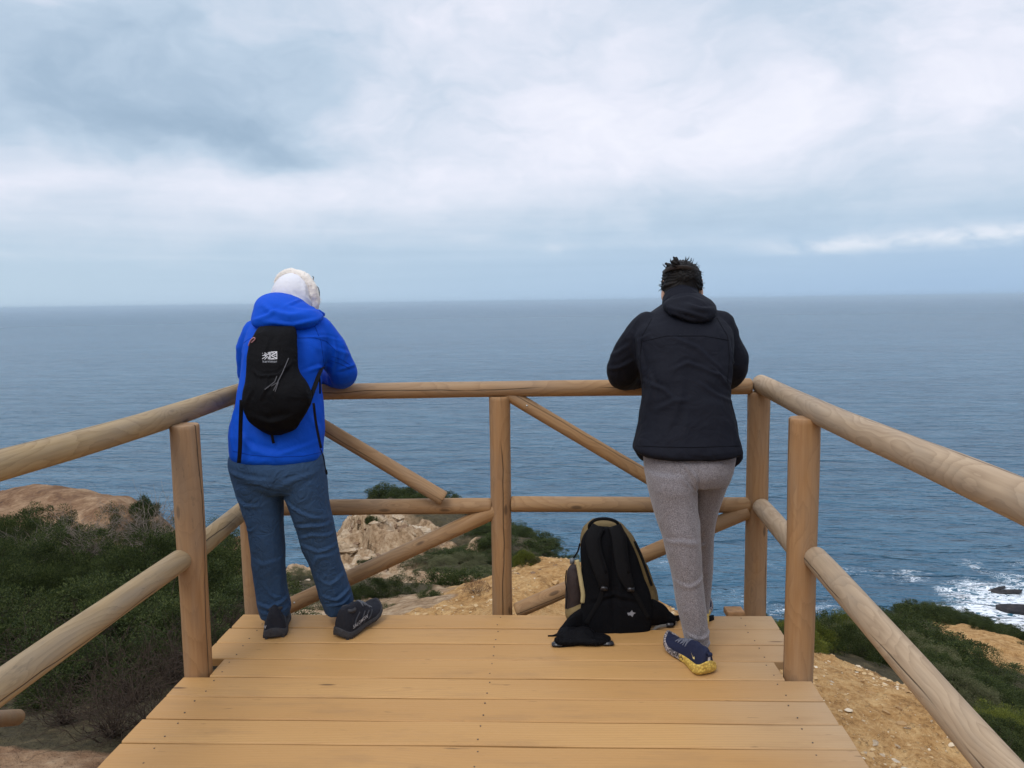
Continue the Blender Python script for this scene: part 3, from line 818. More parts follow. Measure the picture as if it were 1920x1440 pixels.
def log(name, A, B, r, mat, taper=1.0, wob=.003, cutA=None, cutB=None, n=32, seg=26, flatten=None):
    """turned log from A to B; its own origin at A with local Z along the length (for the grain)"""
    A, B = np.asarray(A, float), np.asarray(B, float); D = B - A; L = np.linalg.norm(D); Dn = D / L
    ref = np.array([0, 0, 1.0]) if abs(Dn[2]) < .9 else np.array([0, 1.0, 0])
    X = np.cross(ref, Dn); X /= np.linalg.norm(X); Y = np.cross(Dn, X)
    s1, s2 = rs.uniform(0, 9), rs.uniform(0, 9); t = np.linspace(0, 2 * math.pi, n, endpoint=False); rings = []
    ch = .006
    zs = np.concatenate([[0, ch * .4, ch], np.linspace(.02, L - .02, seg), [L - ch, L - ch * .4, L]])
    for i, z in enumerate(zs):
        rr = r * (1 + (taper - 1) * z / L)
        e = min(z, L - z)
        if e < ch: rr -= (ch - e) * .7
        bump = 1 + .022 * math.sin(z * 7.3 + s1) * math.sin(z * 2.9 + s2) + .016 * np.sin(2 * t + s1 + z * 1.3) + .008 * np.sin(3 * t - s2 + z * 2.7)
        x, y = rr * bump * np.cos(t), rr * bump * np.sin(t)
        if flatten: y = np.clip(y, -rr * flatten, rr * flatten)
        x = x + wob * math.sin(s1 + z * 1.9); y = y + wob * math.sin(s2 + z * 2.3)
        zz = np.full(n, z)
        if cutA is not None: zz = np.maximum(zz, 0) + (cutA[0] * x + cutA[1] * y) * max(0, 1 - z / .25)
        if cutB is not None: zz = zz + (cutB[0] * x + cutB[1] * y) * max(0, 1 - (L - z) / .25)
        rings.append(np.stack([x, y, zz], 1))
    V, Fc = loft(rings)
    me = mesh_of(name, V, Fc); me.materials.append(mat)
    o = bpy.data.objects.new(name, me); COL.objects.link(o); o.parent = rail
    M = Matrix((( X[0], Y[0], Dn[0], A[0]), (X[1], Y[1], Dn[1], A[1]), (X[2], Y[2], Dn[2], A[2]), (0, 0, 0, 1)))
    o.matrix_basis = Matrix.Translation(-Vector(wloc(rail))) @ M
    # mark the end caps flat
    me.polygons[len(me.polygons) - 1].use_smooth = False; me.polygons[len(me.polygons) - 2].use_smooth = False
    return o


def screw(parent_log, p, nrm, r=.008):
    p, nrm = np.asarray(p, float), np.asarray(nrm, float); nrm = nrm / np.linalg.norm(nrm)
    V, Fc = tube([p - nrm * .01, p + nrm * .003], r, 12, round_ends=False)
    me = mesh_of('screw', V, Fc); me.materials.append(M_STEEL)
    o = bpy.data.objects.new('screw', me); COL.objects.link(o); o.parent = parent_log
    o.matrix_basis = parent_log.matrix_basis.inverted() @ Matrix.Translation(-Vector(wloc(rail)))


def ring_top(u, v, z): return G(u, v, z)


ZT = 1.065                                     # top rail axis height
CRL = P(462, 737, 3.80); CRR = P(1425, 722, 3.80); CRL[2] = CRR[2] = ZT
cornerL = CRL; cornerR = CRR
pc = P(940, 1000, 3.80)
# posts
def post(x, y, r, zt, zb=-1.3, mat=M_POST, **k): return log('post', (x, y, zb), (x, y, zt), r, mat, 1.0, .002, **k)
post(POSTL[0], POSTL[1], .056, ZT - .035)
post(POSTR[0], POSTR[1], .058, ZT - .028)
post(pc[0], pc[1], .052, ZT - .034)
cl = P(474, 1050, 3.80); post(cl[0], cl[1], .052, ZT - .03)
cr = P(1418, 1000, 3.80); post(cr[0], cr[1], .054, ZT - .03)
# top rails
a = G(598, 734, ZT); a = cornerL + np.array([-.02, 0, 0]); b = np.array([cornerR[0] - .045, cornerR[1], ZT])
log('top_rail', a, b, .040, M_BRACE, 1.0, .002)
# side rails run on past the viewer
def rail_line(c, u, v, z, back=-2.6):
    q = G(u, v, z); q = np.array([q[0], q[1], z]); D = (q - c) / (q[1] - c[1]); return c + D * (back - c[1])
cLs = np.array([cornerL[0] - .02, cornerL[1] + .02, ZT]); eL = rail_line(cLs, 0, 872, ZT)
log('top_rail', cLs, eL, .0455, M_RAILL, 1.0, .007, seg=60)
cRs = np.array([cornerR[0] + .02, cornerR[1] + .035, ZT]); eR = rail_line(cRs, 1920, 947, ZT)
log('top_rail', cRs, eR, .0465, M_RAILR, 1.0, .007, seg=60)
# middle rails
ZM = 1.5 - 3.8 * (949 - 566) / 1440.0
def at_h(p, z): return np.array([p[0], p[1], z])
log('middle_rail', P(478, 952, 3.80), P(921, 949, 3.80), .040, M_BRACE, 1, .002)
log('middle_rail', P(958, 946, 3.80), P(1405, 946, 3.80), .040, M_BRACE, 1, .002)
mL = P(462, 972, 3.80); ml0 = P(372, 1022, 3.20)
# left side: corner post to front post, and front post to beyond the viewer
zl = G(350, 1046, 0)
def seg_to(p, u, v, back):
    """from p along the line seen through (u, v) at p's height"""
    q = G(u, v, p[2]); D = (q - p) / (q[1] - p[1]); return p + D * (back - p[1])
pL = np.array([POSTL[0] - .0, POSTL[1], 0]); zML = CAM[2] + ray(352, 1047)[2] * (POSTL[1] - .02) / ray(352, 1047)[1]
pL[2] = zML
m1 = log('middle_rail', np.array([cl[0], cl[1], zML + .01]), pL + np.array([-.01, .02, .0]), .0445, M_RAILL, 1, .003)
s0 = P(338, 1050, POSTL[1] - .045)
m2 = log('middle_rail', s0, seg_to(s0, 0, 1290, -2.5), .0445, M_RAILL, 1, .003, seg=60)
screw(m2, s0 + np.array([.028, -.015, .026]), (.6, -.6, .5), .007)
zMR = CAM[2] + ray(1520, 1040)[2] * (POSTR[1] - .02) / ray(1520, 1040)[1]
pR = np.array([POSTR[0], POSTR[1], zMR])
c0 = P(1428, 951, 3.74)
m3 = log('middle_rail', c0, np.array([pR[0], pR[1] + .02, c0[2] + (zMR - c0[2]) * .9]), .043, M_RAILR, 1, .003)
screw(m3, c0 + np.array([-.005, -.03, .03]), (0, -.7, .6), .006)
s1 = P(1528, 1046, POSTR[1] - .048)
m4 = log('middle_rail', s1, seg_to(s1, 1875, 1440, -2.5), .0445, M_RAILR, 1, .003, seg=60)
screw(m4, s1 + np.array([-.012, -.02, .036]), (-.2, -.6, .7), .007)
# diagonal braces
def brace(A, B, r=.036, **k): return log('brace', A, B, r, M_BRACE, 1, .002, **k)
b1 = brace(P(520, 748, 3.80), P(832, 936, 3.745), .0365)
b2 = brace(P(536, 1140, 3.80), P(930, 955, 3.80), .040)
b3 = brace(P(946, 735, 3.81), P(1290, 938, 3.75), .034)
b4 = brace(P(968, 1146, 3.79), P(1402, 958, 3.79), .039)
for bb, pts in ((b4, ((980, 1137), (1384, 968))), (b2, ((552, 1130), (898, 972))), (b1, ((812, 926), (816, 921))), (b3, ((988, 761),))):
    for (u, v) in pts: screw(bb, P(u, v, 3.765 if bb in (b2, b4) else 3.722), (0, -1, .2), .0055)
# ------------------------------------------------------------------ people
def cloth(name, parts, voxel, it, mat, parent, fold=None, d=3.4, rough=None):
    V, Fc, N = fuse(parts, voxel, it)
    disp = np.zeros(len(V))
    if rough:
        for (sc, amp, seed) in rough:
            q = V * np.array(sc); q = q + .35 * np.stack([fbm(V * 6, 2, seed + 1), fbm(V * 6, 2, seed + 2), fbm(V * 6, 2, seed + 3)], 1)
            disp += amp * (ridged(q, 2, seed) * .7 + .3 * fbm(q * .5, 2, seed + 9))
    if fold: disp += creases(V, N, fold, d)
    V = V + N * disp[:, None]
    return obj(name, V, Fc, mat, parent), V, Fc


def seg(*rows):          # (u, v, d, r) rows -> tube with world radii
    return tube([P(u, v, d) for u, v, d, r in rows], [r for *_, r in rows], 20, k=3)


def hand(wrist, dirv, palm_n, side, s=1.0):
    """palm and five separate curled fingers as tubes; side +1/-1 gives the thumb's side"""
    w, d_, n = np.asarray(wrist, float), np.asarray(dirv, float), np.asarray(palm_n, float)
    d_ /= np.linalg.norm(d_); n = n - d_ * n.dot(d_); n /= np.linalg.norm(n); x = np.cross(d_, n) * side
    out = []
    rings = []
    for t_, hw, ht in ((-.03, .026, .020), (0, .028, .019), (.03, .036, .017), (.06, .042, .015), (.088, .041, .012), (.097, .036, .009)):
        a = np.linspace(0, 2 * math.pi, 20, endpoint=False)
        rings.append(w + d_ * t_ * s + (np.cos(a)[:, None] * x * hw + np.sin(a)[:, None] * n * ht) * s)
    out.append(loft(rings))
    for i, (off, L) in enumerate(((.031, .066), (.0105, .075), (-.0105, .070), (-.031, .054))):
        p0 = w + (d_ * .085 + x * off) * s
        a1, a2, a3 = .35 + .05 * i, .85 + .05 * i, 1.35
        p1 = p0 + (d_ * math.cos(a1) - n * math.sin(a1)) * L * .42 * s
        p2 = p1 + (d_ * math.cos(a2) - n * math.sin(a2)) * L * .34 * s
        p3 = p2 + (d_ * math.cos(a3) - n * math.sin(a3)) * L * .24 * s
        out.append(tube([p0 - d_ * .02 * s, p0, p1, p2, p3], [.0085 * s, .0085 * s, .008 * s, .0072 * s, .006 * s], 12))
    p0 = w + (d_ * .02 + x * .028) * s; p1 = p0 + (d_ * .028 + x * .024 - n * .006) * s; p2 = p1 + (d_ * .028 + x * .006 - n * .012) * s
    out.append(tube([p0, p1, p2], [.012 * s, .010 * s, .008 * s], 12))
    return out


def head_parts(c, fwd, s=1.0):
    """cranium, jaw, nose, brow, lips and ears round head centre c looking along fwd"""
    f = np.asarray(fwd, float); f /= np.linalg.norm(f); up = np.array([0, 0, 1.0]); up = up - f * up.dot(f); up /= np.linalg.norm(up); r = np.cross(f, up)
    R = np.stack([r, f, up], 1); q = lambda x, y, z: np.asarray(c) + (r * x + f * y + up * z) * s
    ps = [ellipsoid(q(0, -.008, .03), np.array([.074, .093, .085]) * s, rot=R), ellipsoid(q(0, .025, -.035), np.array([.058, .068, .078]) * s, rot=R), ellipsoid(q(0, .065, -.09), np.array([.026, .024, .022]) * s, rot=R),
          tube([q(0, .085, .015), q(0, .098, -.012), q(0, .108, -.028)], [.008 * s, .010 * s, .0125 * s], 12), ellipsoid(q(.011, .096, -.03), np.array([.008, .009, .007]) * s, rot=R), ellipsoid(q(-.011, .096, -.03), np.array([.008, .009, .007]) * s, rot=R),
          tube([q(-.04, .074, .028), q(0, .086, .03), q(.04, .074, .028)], .009 * s, 10, k=2),
          tube([q(-.022, .084, -.058), q(0, .092, -.056), q(.022, .084, -.058)], .0055 * s, 10, k=2), tube([q(-.02, .082, -.067), q(0, .09, -.068), q(.02, .082, -.067)], .006 * s, 10, k=2)]
    for sx in (-1, 1):
        ear = [q(sx * .076, -.005, -.012 + .0), q(sx * .086, -.018, .012), q(sx * .086, -.022, .028), q(sx * .078, -.008, .034)]
        ps.append(tube(ear, [.008 * s, .008 * s, .008 * s, .007 * s], 10, k=3)); ps.append(ellipsoid(q(sx * .078, -.008, .008), np.array([.006, .015, .027]) * s, rot=R)); ps.append(ellipsoid(q(sx * .077, .0, -.024), np.array([.006, .009, .010]) * s, rot=R))
    return ps, q


def eyes(q, s, parent, mw, mi):
    for sx in (-1, 1):
        v, fc = ellipsoid(q(sx * .031, .071, .008), (.0125 * s,) * 3); e = obj('eye', v, fc, mw, parent)
        v, fc = ellipsoid(q(sx * .031, .0815, .008), (.006 * s, .003 * s, .006 * s)); i = obj('iris', v, fc, mi, e)


def shoe(parent, heel, toe, pitch_, tilt, mats, L=None, W=.098, sole_h=.030, collar=.085, heel_fl=0.0, lace=True, name='shoe', chunky=0.0, roll=0.0, lift=0.0):
    """heel/toe: ground points (back end, front end); builds upper, sole, laces; returns (object, frame function)"""
    heel, toe = np.asarray(heel, float), np.asarray(toe, float); f = toe - heel; f[2] = 0; LL = np.linalg.norm(f); f /= LL
    if L is None: L = LL
    up = np.array([0, 0, 1.0]); r = np.cross(f, up)
    # roll about the long axis / pitch with the toe lifted
    c, s_ = math.cos(roll), math.sin(roll); r2, u2 = r * c - up * s_, up * c + r * s_
    c, s_ = math.cos(pitch_), math.sin(pitch_); f2, u3 = f * c + u2 * s_, u2 * c - f * s_
    org = heel + np.array([0, 0, lift])
    fr = lambda x, y, z: org + r2 * x + f2 * (y * L) + u3 * z
    T = np.array([0, .02, .06, .12, .2, .3, .42, .55, .68, .80, .90, .96, .99, 1.0])
    hw = np.array([.34, .62, .76, .82, .82, .78, .75, .82, .93, .94, .82, .60, .36, .16]) * W / 2
    rock = np.array([.010, .006, .002, 0, 0, 0, 0, 0, 0, .003, .010, .017, .021, .024]) * (1 + chunky)
    t = np.linspace(0, 2 * math.pi, 28, endpoint=False)
    shift = np.sin(T * math.pi) * .008
    # sole
    rings = []; e = 4.0
    for i in range(len(T)):
        x = np.sign(np.cos(t)) * np.abs(np.cos(t)) ** (2 / e); z = np.sign(np.sin(t)) * np.abs(np.sin(t)) ** (2 / e)
        h = sole_h * (1.25 - .45 * T[i]); w = hw[i] * (1.10 + heel_fl * max(0, 1 - T[i] * 2.2))
        rings.append(np.array([fr(w * a * (1.0 - .06 * (b > 0)) + shift[i], T[i] + (-.012 * heel_fl * (b < 0) if T[i] < .1 else 0), rock[i] + h * (.5 + .5 * b)) for a, b in zip(x, z)]))
    so = loft(rings)
    # upper
    top = np.array([collar * .78, collar * .95, collar * 1.0, collar * .98, collar * .93, collar * .96, collar * .86, collar * .70, .058, .050, .042, .034, .027, .02])
    rings = []
    for i in range(len(T)):
        z0 = rock[i] + sole_h * (1.25 - .45 * T[i]) * .72; h = max(.008, top[i] - z0 + sole_h * .35); w = hw[i] * (.97 if T[i] > .02 else .9)
        p = 2.5 if T[i] < .5 else 2.3
        x = np.sign(np.cos(t)) * np.abs(np.cos(t)) ** (2 / p); z = np.sin(t)
        nar = np.where(z > 0, 1 - (.44 if T[i] < .35 else .36) * z ** 1.5 * (1 if T[i] < .55 else .55), 1)
        rings.append(np.array([fr(w * a * q_ + shift[i], T[i] * .985 + .008, z0 + (h * b if b > 0 else .006 * b)) for a, b, q_ in zip(x, z, nar)]))
    upv = loft(rings)
    V, Fc, N = fuse([upv], .0042, 4)
    o = obj(name, V, Fc, mats[0], parent)
    ms = so; obj('sole', ms[0], ms[1], mats[1], o)
    bvh = BVHTree.FromPolygons([Vector(v) for v in V], Fc)
    def on(x, y, off=.002):
        a = fr(x, y, .2); h = bvh.ray_cast(Vector(a), Vector(-u3)); return (np.array(h[0]) + u3 * off) if h[0] is not None else fr(x, y, .06)
    if lace:
        ps = []
        for y in (.44, .50, .56, .62, .68):
            ps.append(tube([on(xx + .006, y + .02 * abs(xx) / .02) for xx in (-.024, -.012, 0, .012, .024)], .0024, 6, k=2))
        for (xa, ya, xb, yb) in ((-.022, .46, .024, .55), (.024, .46, -.02, .55), (-.022, .56, .024, .65), (.024, .56, -.02, .65)):
            ps.append(tube([on(xa + (xb - xa) * f_ + .006, ya + (yb - ya) * f_, .004) for f_ in (0, .35, .7, 1)], .0022, 6))
        v, fc = join(*ps); obj('laces', v, fc, mats[2], o)
    return o, fr, bvh


def project(verts2d, place, bvh, direction, off, fallback=0):
    """drop flat lettering onto a surface: place(x, y) gives the start point"""
    out = []
    d = Vector(direction).normalized()
    for x, y in verts2d:
        a = Vector(place(x, y)); h = bvh.ray_cast(a, d)
        out.append(np.array(h[0] - d * off) if h[0] is not None else None)
    ok = [o for o in out if o is not None]
    if not ok: return None
    m = np.mean(ok, axis=0)
    res = []
    for o, (x, y) in zip(out, verts2d):
        if o is None:
            a = np.array(place(x, y)); dd = np.array(d); o = a + dd * (m - a).dot(dd)
        res.append(o)
    return np.array(res)


def text_mesh(body, size=1.0, shear=0.0, spacing=1.0):
    c = bpy.data.curves.new('t', 'FONT'); c.body = body; c.size = size; c.shear = shear; c.align_x = 'CENTER'; c.align_y = 'CENTER'; c.resolution_u = 3; c.space_character = spacing; c.offset = .012 * size
    o = bpy.data.objects.new('t', c); COL.objects.link(o); dg = bpy.context.evaluated_depsgraph_get(); dg.update()
    me = bpy.data.meshes.new_from_object(o.evaluated_get(dg)); V = [(v.co.x, v.co.y) for v in me.vertices]; Fc = [tuple(p.vertices) for p in me.polygons]
    bpy.data.objects.remove(o); bpy.data.curves.remove(c); bpy.data.meshes.remove(me)
    return V, Fc


def strands(name, roots, mat, parent, r=.0016):
    ps = [tube(p, [r] * (len(p) - 1) + [r * .3], 5, k=3) for p in roots]; v, fc = join(*ps); return obj(name, v, fc, mat, parent)


M_SKIN = plain('skin', (.55, .33, .23), .5, .4, .06, 30)
M_EYE = plain('eye_white', (.75, .73, .70), .25, .5, .02); M_IRIS = plain('iris_brown', (.08, .04, .02), .2, .5, .05)
M_BLUE = fabric('blue_shell', (.0012, .066, .50), .7, .14, 1200, .06, .16, 10, .06)
M_BLUEIN = fabric('blue_lining', (.004, .016, .11), .7, .2, 900, .1, .1)
M_TROUS = fabric('steel_blue_trousers', (.030, .064, .130), .8, .12, 1100, .1, .55, 15, .12)
M_WHITE = fabric('white_fleece', (.64, .645, .69), .85, .15, 500, .25, .18, 16, .05, sheen=.2)
M_FUR = plain('cream_fur', (.74, .69, .63), .95, .1, .1, 160, .9, .4)
M_BLACKN = fabric('black_nylon', (.0036, .0036, .0046), .7, .08, 1300, .12, .3, 14, .3)
M_NAVY = fabric('black_shell', (.0068, .0078, .0135), .75, .13, 1000, .08, .35, 9, .2)
M_WEB = fabric('black_webbing', (.0060, .0060, .0070), .8, .1, 700, .3, .1, 20, .2)
M_HEATH = heather('grey_marl', (.062, .056, .060), (.305, .283, .300))
M_HAIR = plain('black_hair', (.0050, .0035, .0030), .6, .2, .5, 90, .4)
M_BHAIR = plain('dark_brown_hair', (.025, .015, .010), .45, .45, .4, 90, .4)
M_BOOT = fabric('boot_mesh', (.020, .022, .030), .8, .15, 420, .4, .3, 40, .3); M_BOOTS = plain('boot_sole', (.038, .038, .042), .8, .3, .3, 60, .5); M_LACE = plain('grey_lace', (.10, .11, .13), .7)
M_LOGO = plain('pale_print', (.55, .55, .58), .5); M_LOGO2 = plain('grey_print', (.22, .23, .26), .5)
M_OVER = plain('grey_overlay', (.040, .043, .052), .6, .3)
M_RUN = fabric('navy_mesh', (.016, .020, .046), .75, .15, 380, .4, .15, 30, .25); M_SOCK = heather('grey_sock', (.12, .12, .15), (.33, .33, .38))


def runsole():
    m, t, b = newmat('yellow_and_grey_midsole'); a = t.attr('along'); o = t.obj()
    w = t.voro(o, 95, 'F1'); n = t.noise(o, 130, 3, .7)
    yel = t.mix(t.rng(w, .3, .6), (.66, .46, .09), (.42, .27, .05))
    gry = t.mix(t.rng(n, .42, .58), (.05, .045, .05), (.36, .31, .30))
    t.put(b.inputs['Base Color'], t.mix(t.rng(t.math('ADD', a, t.math('MULTIPLY', t.math('SUBTRACT', n, .5), .12)), .50, .56), yel, gry)); t.put(b.inputs['Roughness'], .6)
    t.put(b.inputs['Normal'], t.bump(w, .5, .004)); return m


M_RSOLE = runsole()

# ---- person in the blue jacket ------------------------------------------------
pa = empty('person', tuple(G(565, 1195)), 'person in bright blue jacket and blue trousers with white fur-edged hood', 'person')
# jacket
trunk = plof([(862, 443, 597, 3.42, .135), (852, 436, 603, 3.42, .150), (830, 433, 604, 3.43, .150), (790, 437, 606, 3.45, .145), (750, 446, 603, 3.47, .138), (710, 453, 599, 3.49, .135), (670, 458, 608, 3.52, .135),
              (640, 462, 618, 3.55, .132), (615, 470, 620, 3.58, .122), (600, 482, 612, 3.60, .105), (588, 502, 596, 3.62, .085), (575, 522, 586, 3.65, .065)], 44, 2.5)
armR = seg((598, 618, 3.57, .066), (617, 645, 3.59, .067), (633, 676, 3.62, .067), (643, 699, 3.66, .066), (640, 708, 3.72, .054), (622, 706, 3.80, .048), (608, 706, 3.86, .042))
armL = seg((482, 625, 3.58, .066), (470, 655, 3.60, .064), (470, 692, 3.66, .060), (474, 706, 3.73, .054), (505, 708, 3.82, .047), (545, 709, 3.86, .042))
F_A = [([(612, 640), (616, 672), (606, 705)], .010, .008), ([(622, 630), (630, 665), (628, 700)], .006, .010), ([(655, 690), (636, 694), (618, 700)], .007, .008), ([(566, 700), (590, 690), (606, 694)], .006, .008),
       ([(560, 632), (600, 634), (622, 642)], .004, .005), ([(600, 650), (632, 668), (652, 676)], .005, .008), ([(582, 775), (596, 800), (603, 835)], .006, .009), ([(455, 800), (490, 835), (545, 850)], .007, .012), ([(480, 825), (540, 842), (596, 826)], .006, .010),
       ([(600, 660), (588, 700), (586, 745)], .007, .011), ([(440, 800), (450, 840)], .005, .008), ([(458, 640), (456, 680), (462, 706)], .005, .008)]
jk, jV, jF = cloth('jacket', [trunk, armR, armL], .0068, 5, M_BLUE, pa, F_A, 3.4, [((5, 5, 8), .0065, 41), ((14, 14, 9), .0034, 47)])
hood = plof([(617, 484, 574, 3.475, .030), (611, 474, 590, 3.48, .055), (602, 471, 601, 3.50, .085), (592, 473, 606, 3.53, .105), (581, 477, 592, 3.56, .115), (570, 480, 575, 3.585, .115), (560, 487, 562, 3.61, .10), (553, 499, 551, 3.64, .08), (549, 512, 540, 3.66, .05)], 44, 2.2)
lip = tube([P(588, 583, 3.62), P(598, 589, 3.63), P(606, 590, 3.66)], [.016, .015, .012], 12)
cloth('hood', [hood, lip], .0065, 5, M_BLUE, jk, [([(482, 572), (505, 585), (540, 592), (580, 588)], .010, .012), ([(528, 575), (545, 582), (575, 584), (598, 582)], .009, .010), ([(472, 600), (500, 592), (515, 582)], .008, .010), ([(548, 556), (540, 566), (528, 574)], .006, .007), ([(500, 604), (545, 610), (590, 600)], .006, .009)], 3.4, [((6, 6, 9), .004, 51)])
def seam(name, lines, bvh, mat, parent, r=.0016):
    ps = []
    for ln in lines:
        q = []
        for i in range(len(ln) - 1):
            for f in np.linspace(0, 1, 7, endpoint=i == len(ln) - 2):
                u, v = np.array(ln[i]) * (1 - f) + np.array(ln[i + 1]) * f; h = bvh.ray_cast(Vector(P(u, v, 2.2)), Vector(ray(u, v)).normalized())
                if h[0] is not None: q.append(np.array(h[0]))
        if len(q) > 3: ps.append(tube(q, r, 6))
    if ps: v, f = join(*ps); obj(name, v, f, mat, parent)['kind'] = 'stuff'


M_SEAMB = plain('blue_seam', (.0008, .035, .28), .7, .1)
jbv = BVHTree.FromPolygons([Vector(v) for v in jV], jF)
seam('seams', [[(556, 634), (590, 633), (612, 640), (632, 660)], [(588, 606), (602, 640), (607, 680)], [(622, 668), (640, 674), (656, 684)], [(620, 676), (638, 682), (656, 691)], [(437, 846), (470, 853), (520, 857), (570, 855), (602, 848)], [(456, 644), (466, 636), (474, 634)]], jbv, M_SEAMB, jk)
# head, neck, hands: one body
hc = P(557, 556, 3.73)
hp, hq = head_parts(hc, (.38, .9, -.30), .98)
body_a = hp + [tube([P(548, 610, 3.62), P(553, 580, 3.69), hc + np.array([0, 0, -.06])], [.06, .055, .055], 16, k=2),
               plof([(850, 452, 590, 3.42, .115), (780, 458, 586, 3.45, .11), (700, 470, 585, 3.49, .105), (630, 478, 605, 3.56, .10), (600, 500, 595, 3.60, .08)], 30, 2.3),
               seg((598, 622, 3.57, .045), (627, 676, 3.63, .042), (636, 702, 3.69, .038), (612, 706, 3.84, .034), (598, 706, 3.90, .030)), seg((484, 628, 3.58, .05), (472, 690, 3.66, .046), (480, 707, 3.75, .040), (520, 708, 3.85, .033), (556, 709, 3.885, .029)),
               seg((487, 870, 3.42, .085), (494, 960, 3.42, .075), (502, 1000, 3.42, .06), (508, 1080, 3.43, .055), (515, 1150, 3.44, .038), (516, 1175, 3.46, .036)),
               seg((566, 870, 3.42, .085), (580, 960, 3.43, .075), (598, 1015, 3.45, .06), (620, 1080, 3.48, .055), (640, 1140, 3.50, .038), (645, 1168, 3.52, .036))]
body_a += hand(P(598, 704, 3.905), (-.85, .25, -.05), (0, .1, 1), 1, .92) + hand(P(556, 706, 3.89), (.85, .25, -.05), (0, .1, 1), -1, .92)
V, Fc, N = fuse(body_a, .0048, 3); obj('body', V, Fc, M_SKIN, pa); eyes(hq, .98, pa, M_EYE, M_IRIS)
# white fleece hood pulled over the head
cap = [ellipsoid(P(550, 556, 3.715), (.104, .112, .112)), tube([P(552, 560, 3.70), P(550, 585, 3.67), P(548, 606, 3.63)], [.094, .085, .07], 24, k=3), ellipsoid(P(568, 568, 3.72), (.068, .085, .08))]
wh, wV, wF = cloth('fleece_hood', cap, .006, 8, M_WHITE, pa, [([(540, 530), (545, 555), (560, 575)], .006, .007), ([(520, 545), (530, 560), (545, 575)], .005, .007), ([(565, 525), (578, 548), (582, 572)], .006, .006)], 3.4, [((9, 9, 7), .004, 61)])
arc = [P(524, 526, 3.765), P(531, 517, 3.75), P(543, 512, 3.74), P(557, 513, 3.725), P(571, 520, 3.70), P(581, 532, 3.685), P(588, 547, 3.68), P(591, 563, 3.685), P(588, 579, 3.70)]
arcb = [P(584, 592, 3.80), P(566, 594, 3.88), P(545, 588, 3.91), P(530, 570, 3.90), P(524, 546, 3.83)]
fv, ff, fn = fuse([tube(arc + arcb + [arc[0]], .024, 14, k=3, round_ends=False)], .006, 2)
fv = fv + fn * (.004 * fbm(fv * 70, 3, 71) + .004 * fbm(fv * 25, 2, 72))[:, None]
fur = obj('fur_trim', fv, ff, M_FUR, wh)
tufts = []
idx = RNG.choice(len(fv), 1500)
for i in idx:
    n_ = fn[i] + RNG.normal(0, .45, 3); n_ /= np.linalg.norm(n_); L = RNG.uniform(.005, .012)
    s_ = np.cross(n_, RNG.normal(0, 1, 3)); s_ /= np.linalg.norm(s_) + 1e-9
    p = fv[i] - fn[i] * .002; tufts.append((np.array([p - s_ * .0013, p + s_ * .0013, p + n_ * L * .6 + s_ * .0010 + np.array([0, 0, -.002]), p + n_ * L + np.array([0, 0, -.005])]), [(0, 1, 2, 3)]))
v, fc = join(*tufts); obj('fur_hair', v, fc, M_FUR, fur)['kind'] = 'stuff'
strands('hair', [[P(588, 534, 3.77), P(597, 540, 3.78), P(599, 556, 3.78), P(596, 566, 3.78)], [P(590, 540, 3.78), P(596, 548, 3.79), P(600, 560, 3.79)], [P(586, 528, 3.77), P(588, 520, 3.78), P(585, 518, 3.78)], [P(592, 545, 3.78), P(595, 553, 3.78), P(594, 562, 3.78)], [P(590, 536, 3.78), P(594, 544, 3.78), P(598, 549, 3.78)]], M_BHAIR, pa, .0022)
# trousers
pel = plof([(838, 446, 592, 3.43, .115), (852, 434, 604, 3.43, .140), (868, 432, 607, 3.42, .150), (888, 437, 609, 3.42, .150), (905, 443, 611, 3.42, .135), (920, 447, 610, 3.42, .105)], 44, 2.4)
legL = plof([(880, 438, 530, 3.42, .12), (905, 443, 530, 3.42, .125), (930, 450, 529, 3.42, .115), (960, 460, 528, 3.42, .105), (990, 468, 529, 3.42, .095), (1020, 472, 531, 3.42, .09), (1060, 476, 533, 3.43, .085), (1100, 481, 536, 3.44, .080), (1128, 485, 542, 3.44, .078), (1140, 488, 543, 3.44, .076), (1154, 492, 540, 3.44, .072)], 36, 2.2)
legR = plof([(880, 524, 609, 3.42, .12), (905, 529, 612, 3.42, .125), (930, 535, 614, 3.42, .115), (960, 547, 618, 3.425, .105), (990, 558, 625, 3.435, .095), (1025, 567, 632, 3.45, .09), (1060, 583, 641, 3.47, .085), (1095, 595, 652, 3.485, .082), (1117, 601, 660, 3.495, .08), (1132, 607, 662, 3.50, .078), (1146, 612, 655, 3.505, .070)], 36, 2.2)
F_T = [([(440, 878), (480, 886), (520, 890)], .008, .010), ([(530, 905), (505, 895), (470, 893)], .007, .009), ([(535, 905), (560, 890), (600, 880)], .005, .012), ([(540, 930), (560, 945), (590, 960), (612, 968)], .007, .008), ([(560, 982), (590, 978), (620, 982)], .009, .009), ([(566, 1005), (590, 996), (625, 1002)], .007, .008),
       ([(572, 1018), (600, 1030), (630, 1024)], .006, .009), ([(450, 925), (470, 940), (500, 940)], .006, .009), ([(468, 990), (485, 985), (490, 977)], .006, .006), ([(500, 1090), (512, 1110), (530, 1122)], .007, .007), ([(488, 1128), (510, 1134), (540, 1122)], .010, .008), ([(490, 1144), (520, 1146), (541, 1138)], .006, .007),
       ([(605, 1120), (630, 1128), (658, 1108)], .008, .008), ([(603, 1090), (620, 1096), (645, 1080)], .005, .009), ([(612, 1140), (640, 1136), (660, 1122)], .006, .006), ([(480, 1040), (500, 1050), (530, 1045)], .004, .010), ([(588, 1060), (600, 1040), (628, 1040)], .005, .010)]
cloth('trousers', [pel, legL, legR], .0060, 5, M_TROUS, pa, F_T, 3.4, [((9, 9, 4.5), .0060, 81), ((22, 22, 10), .0020, 87)])
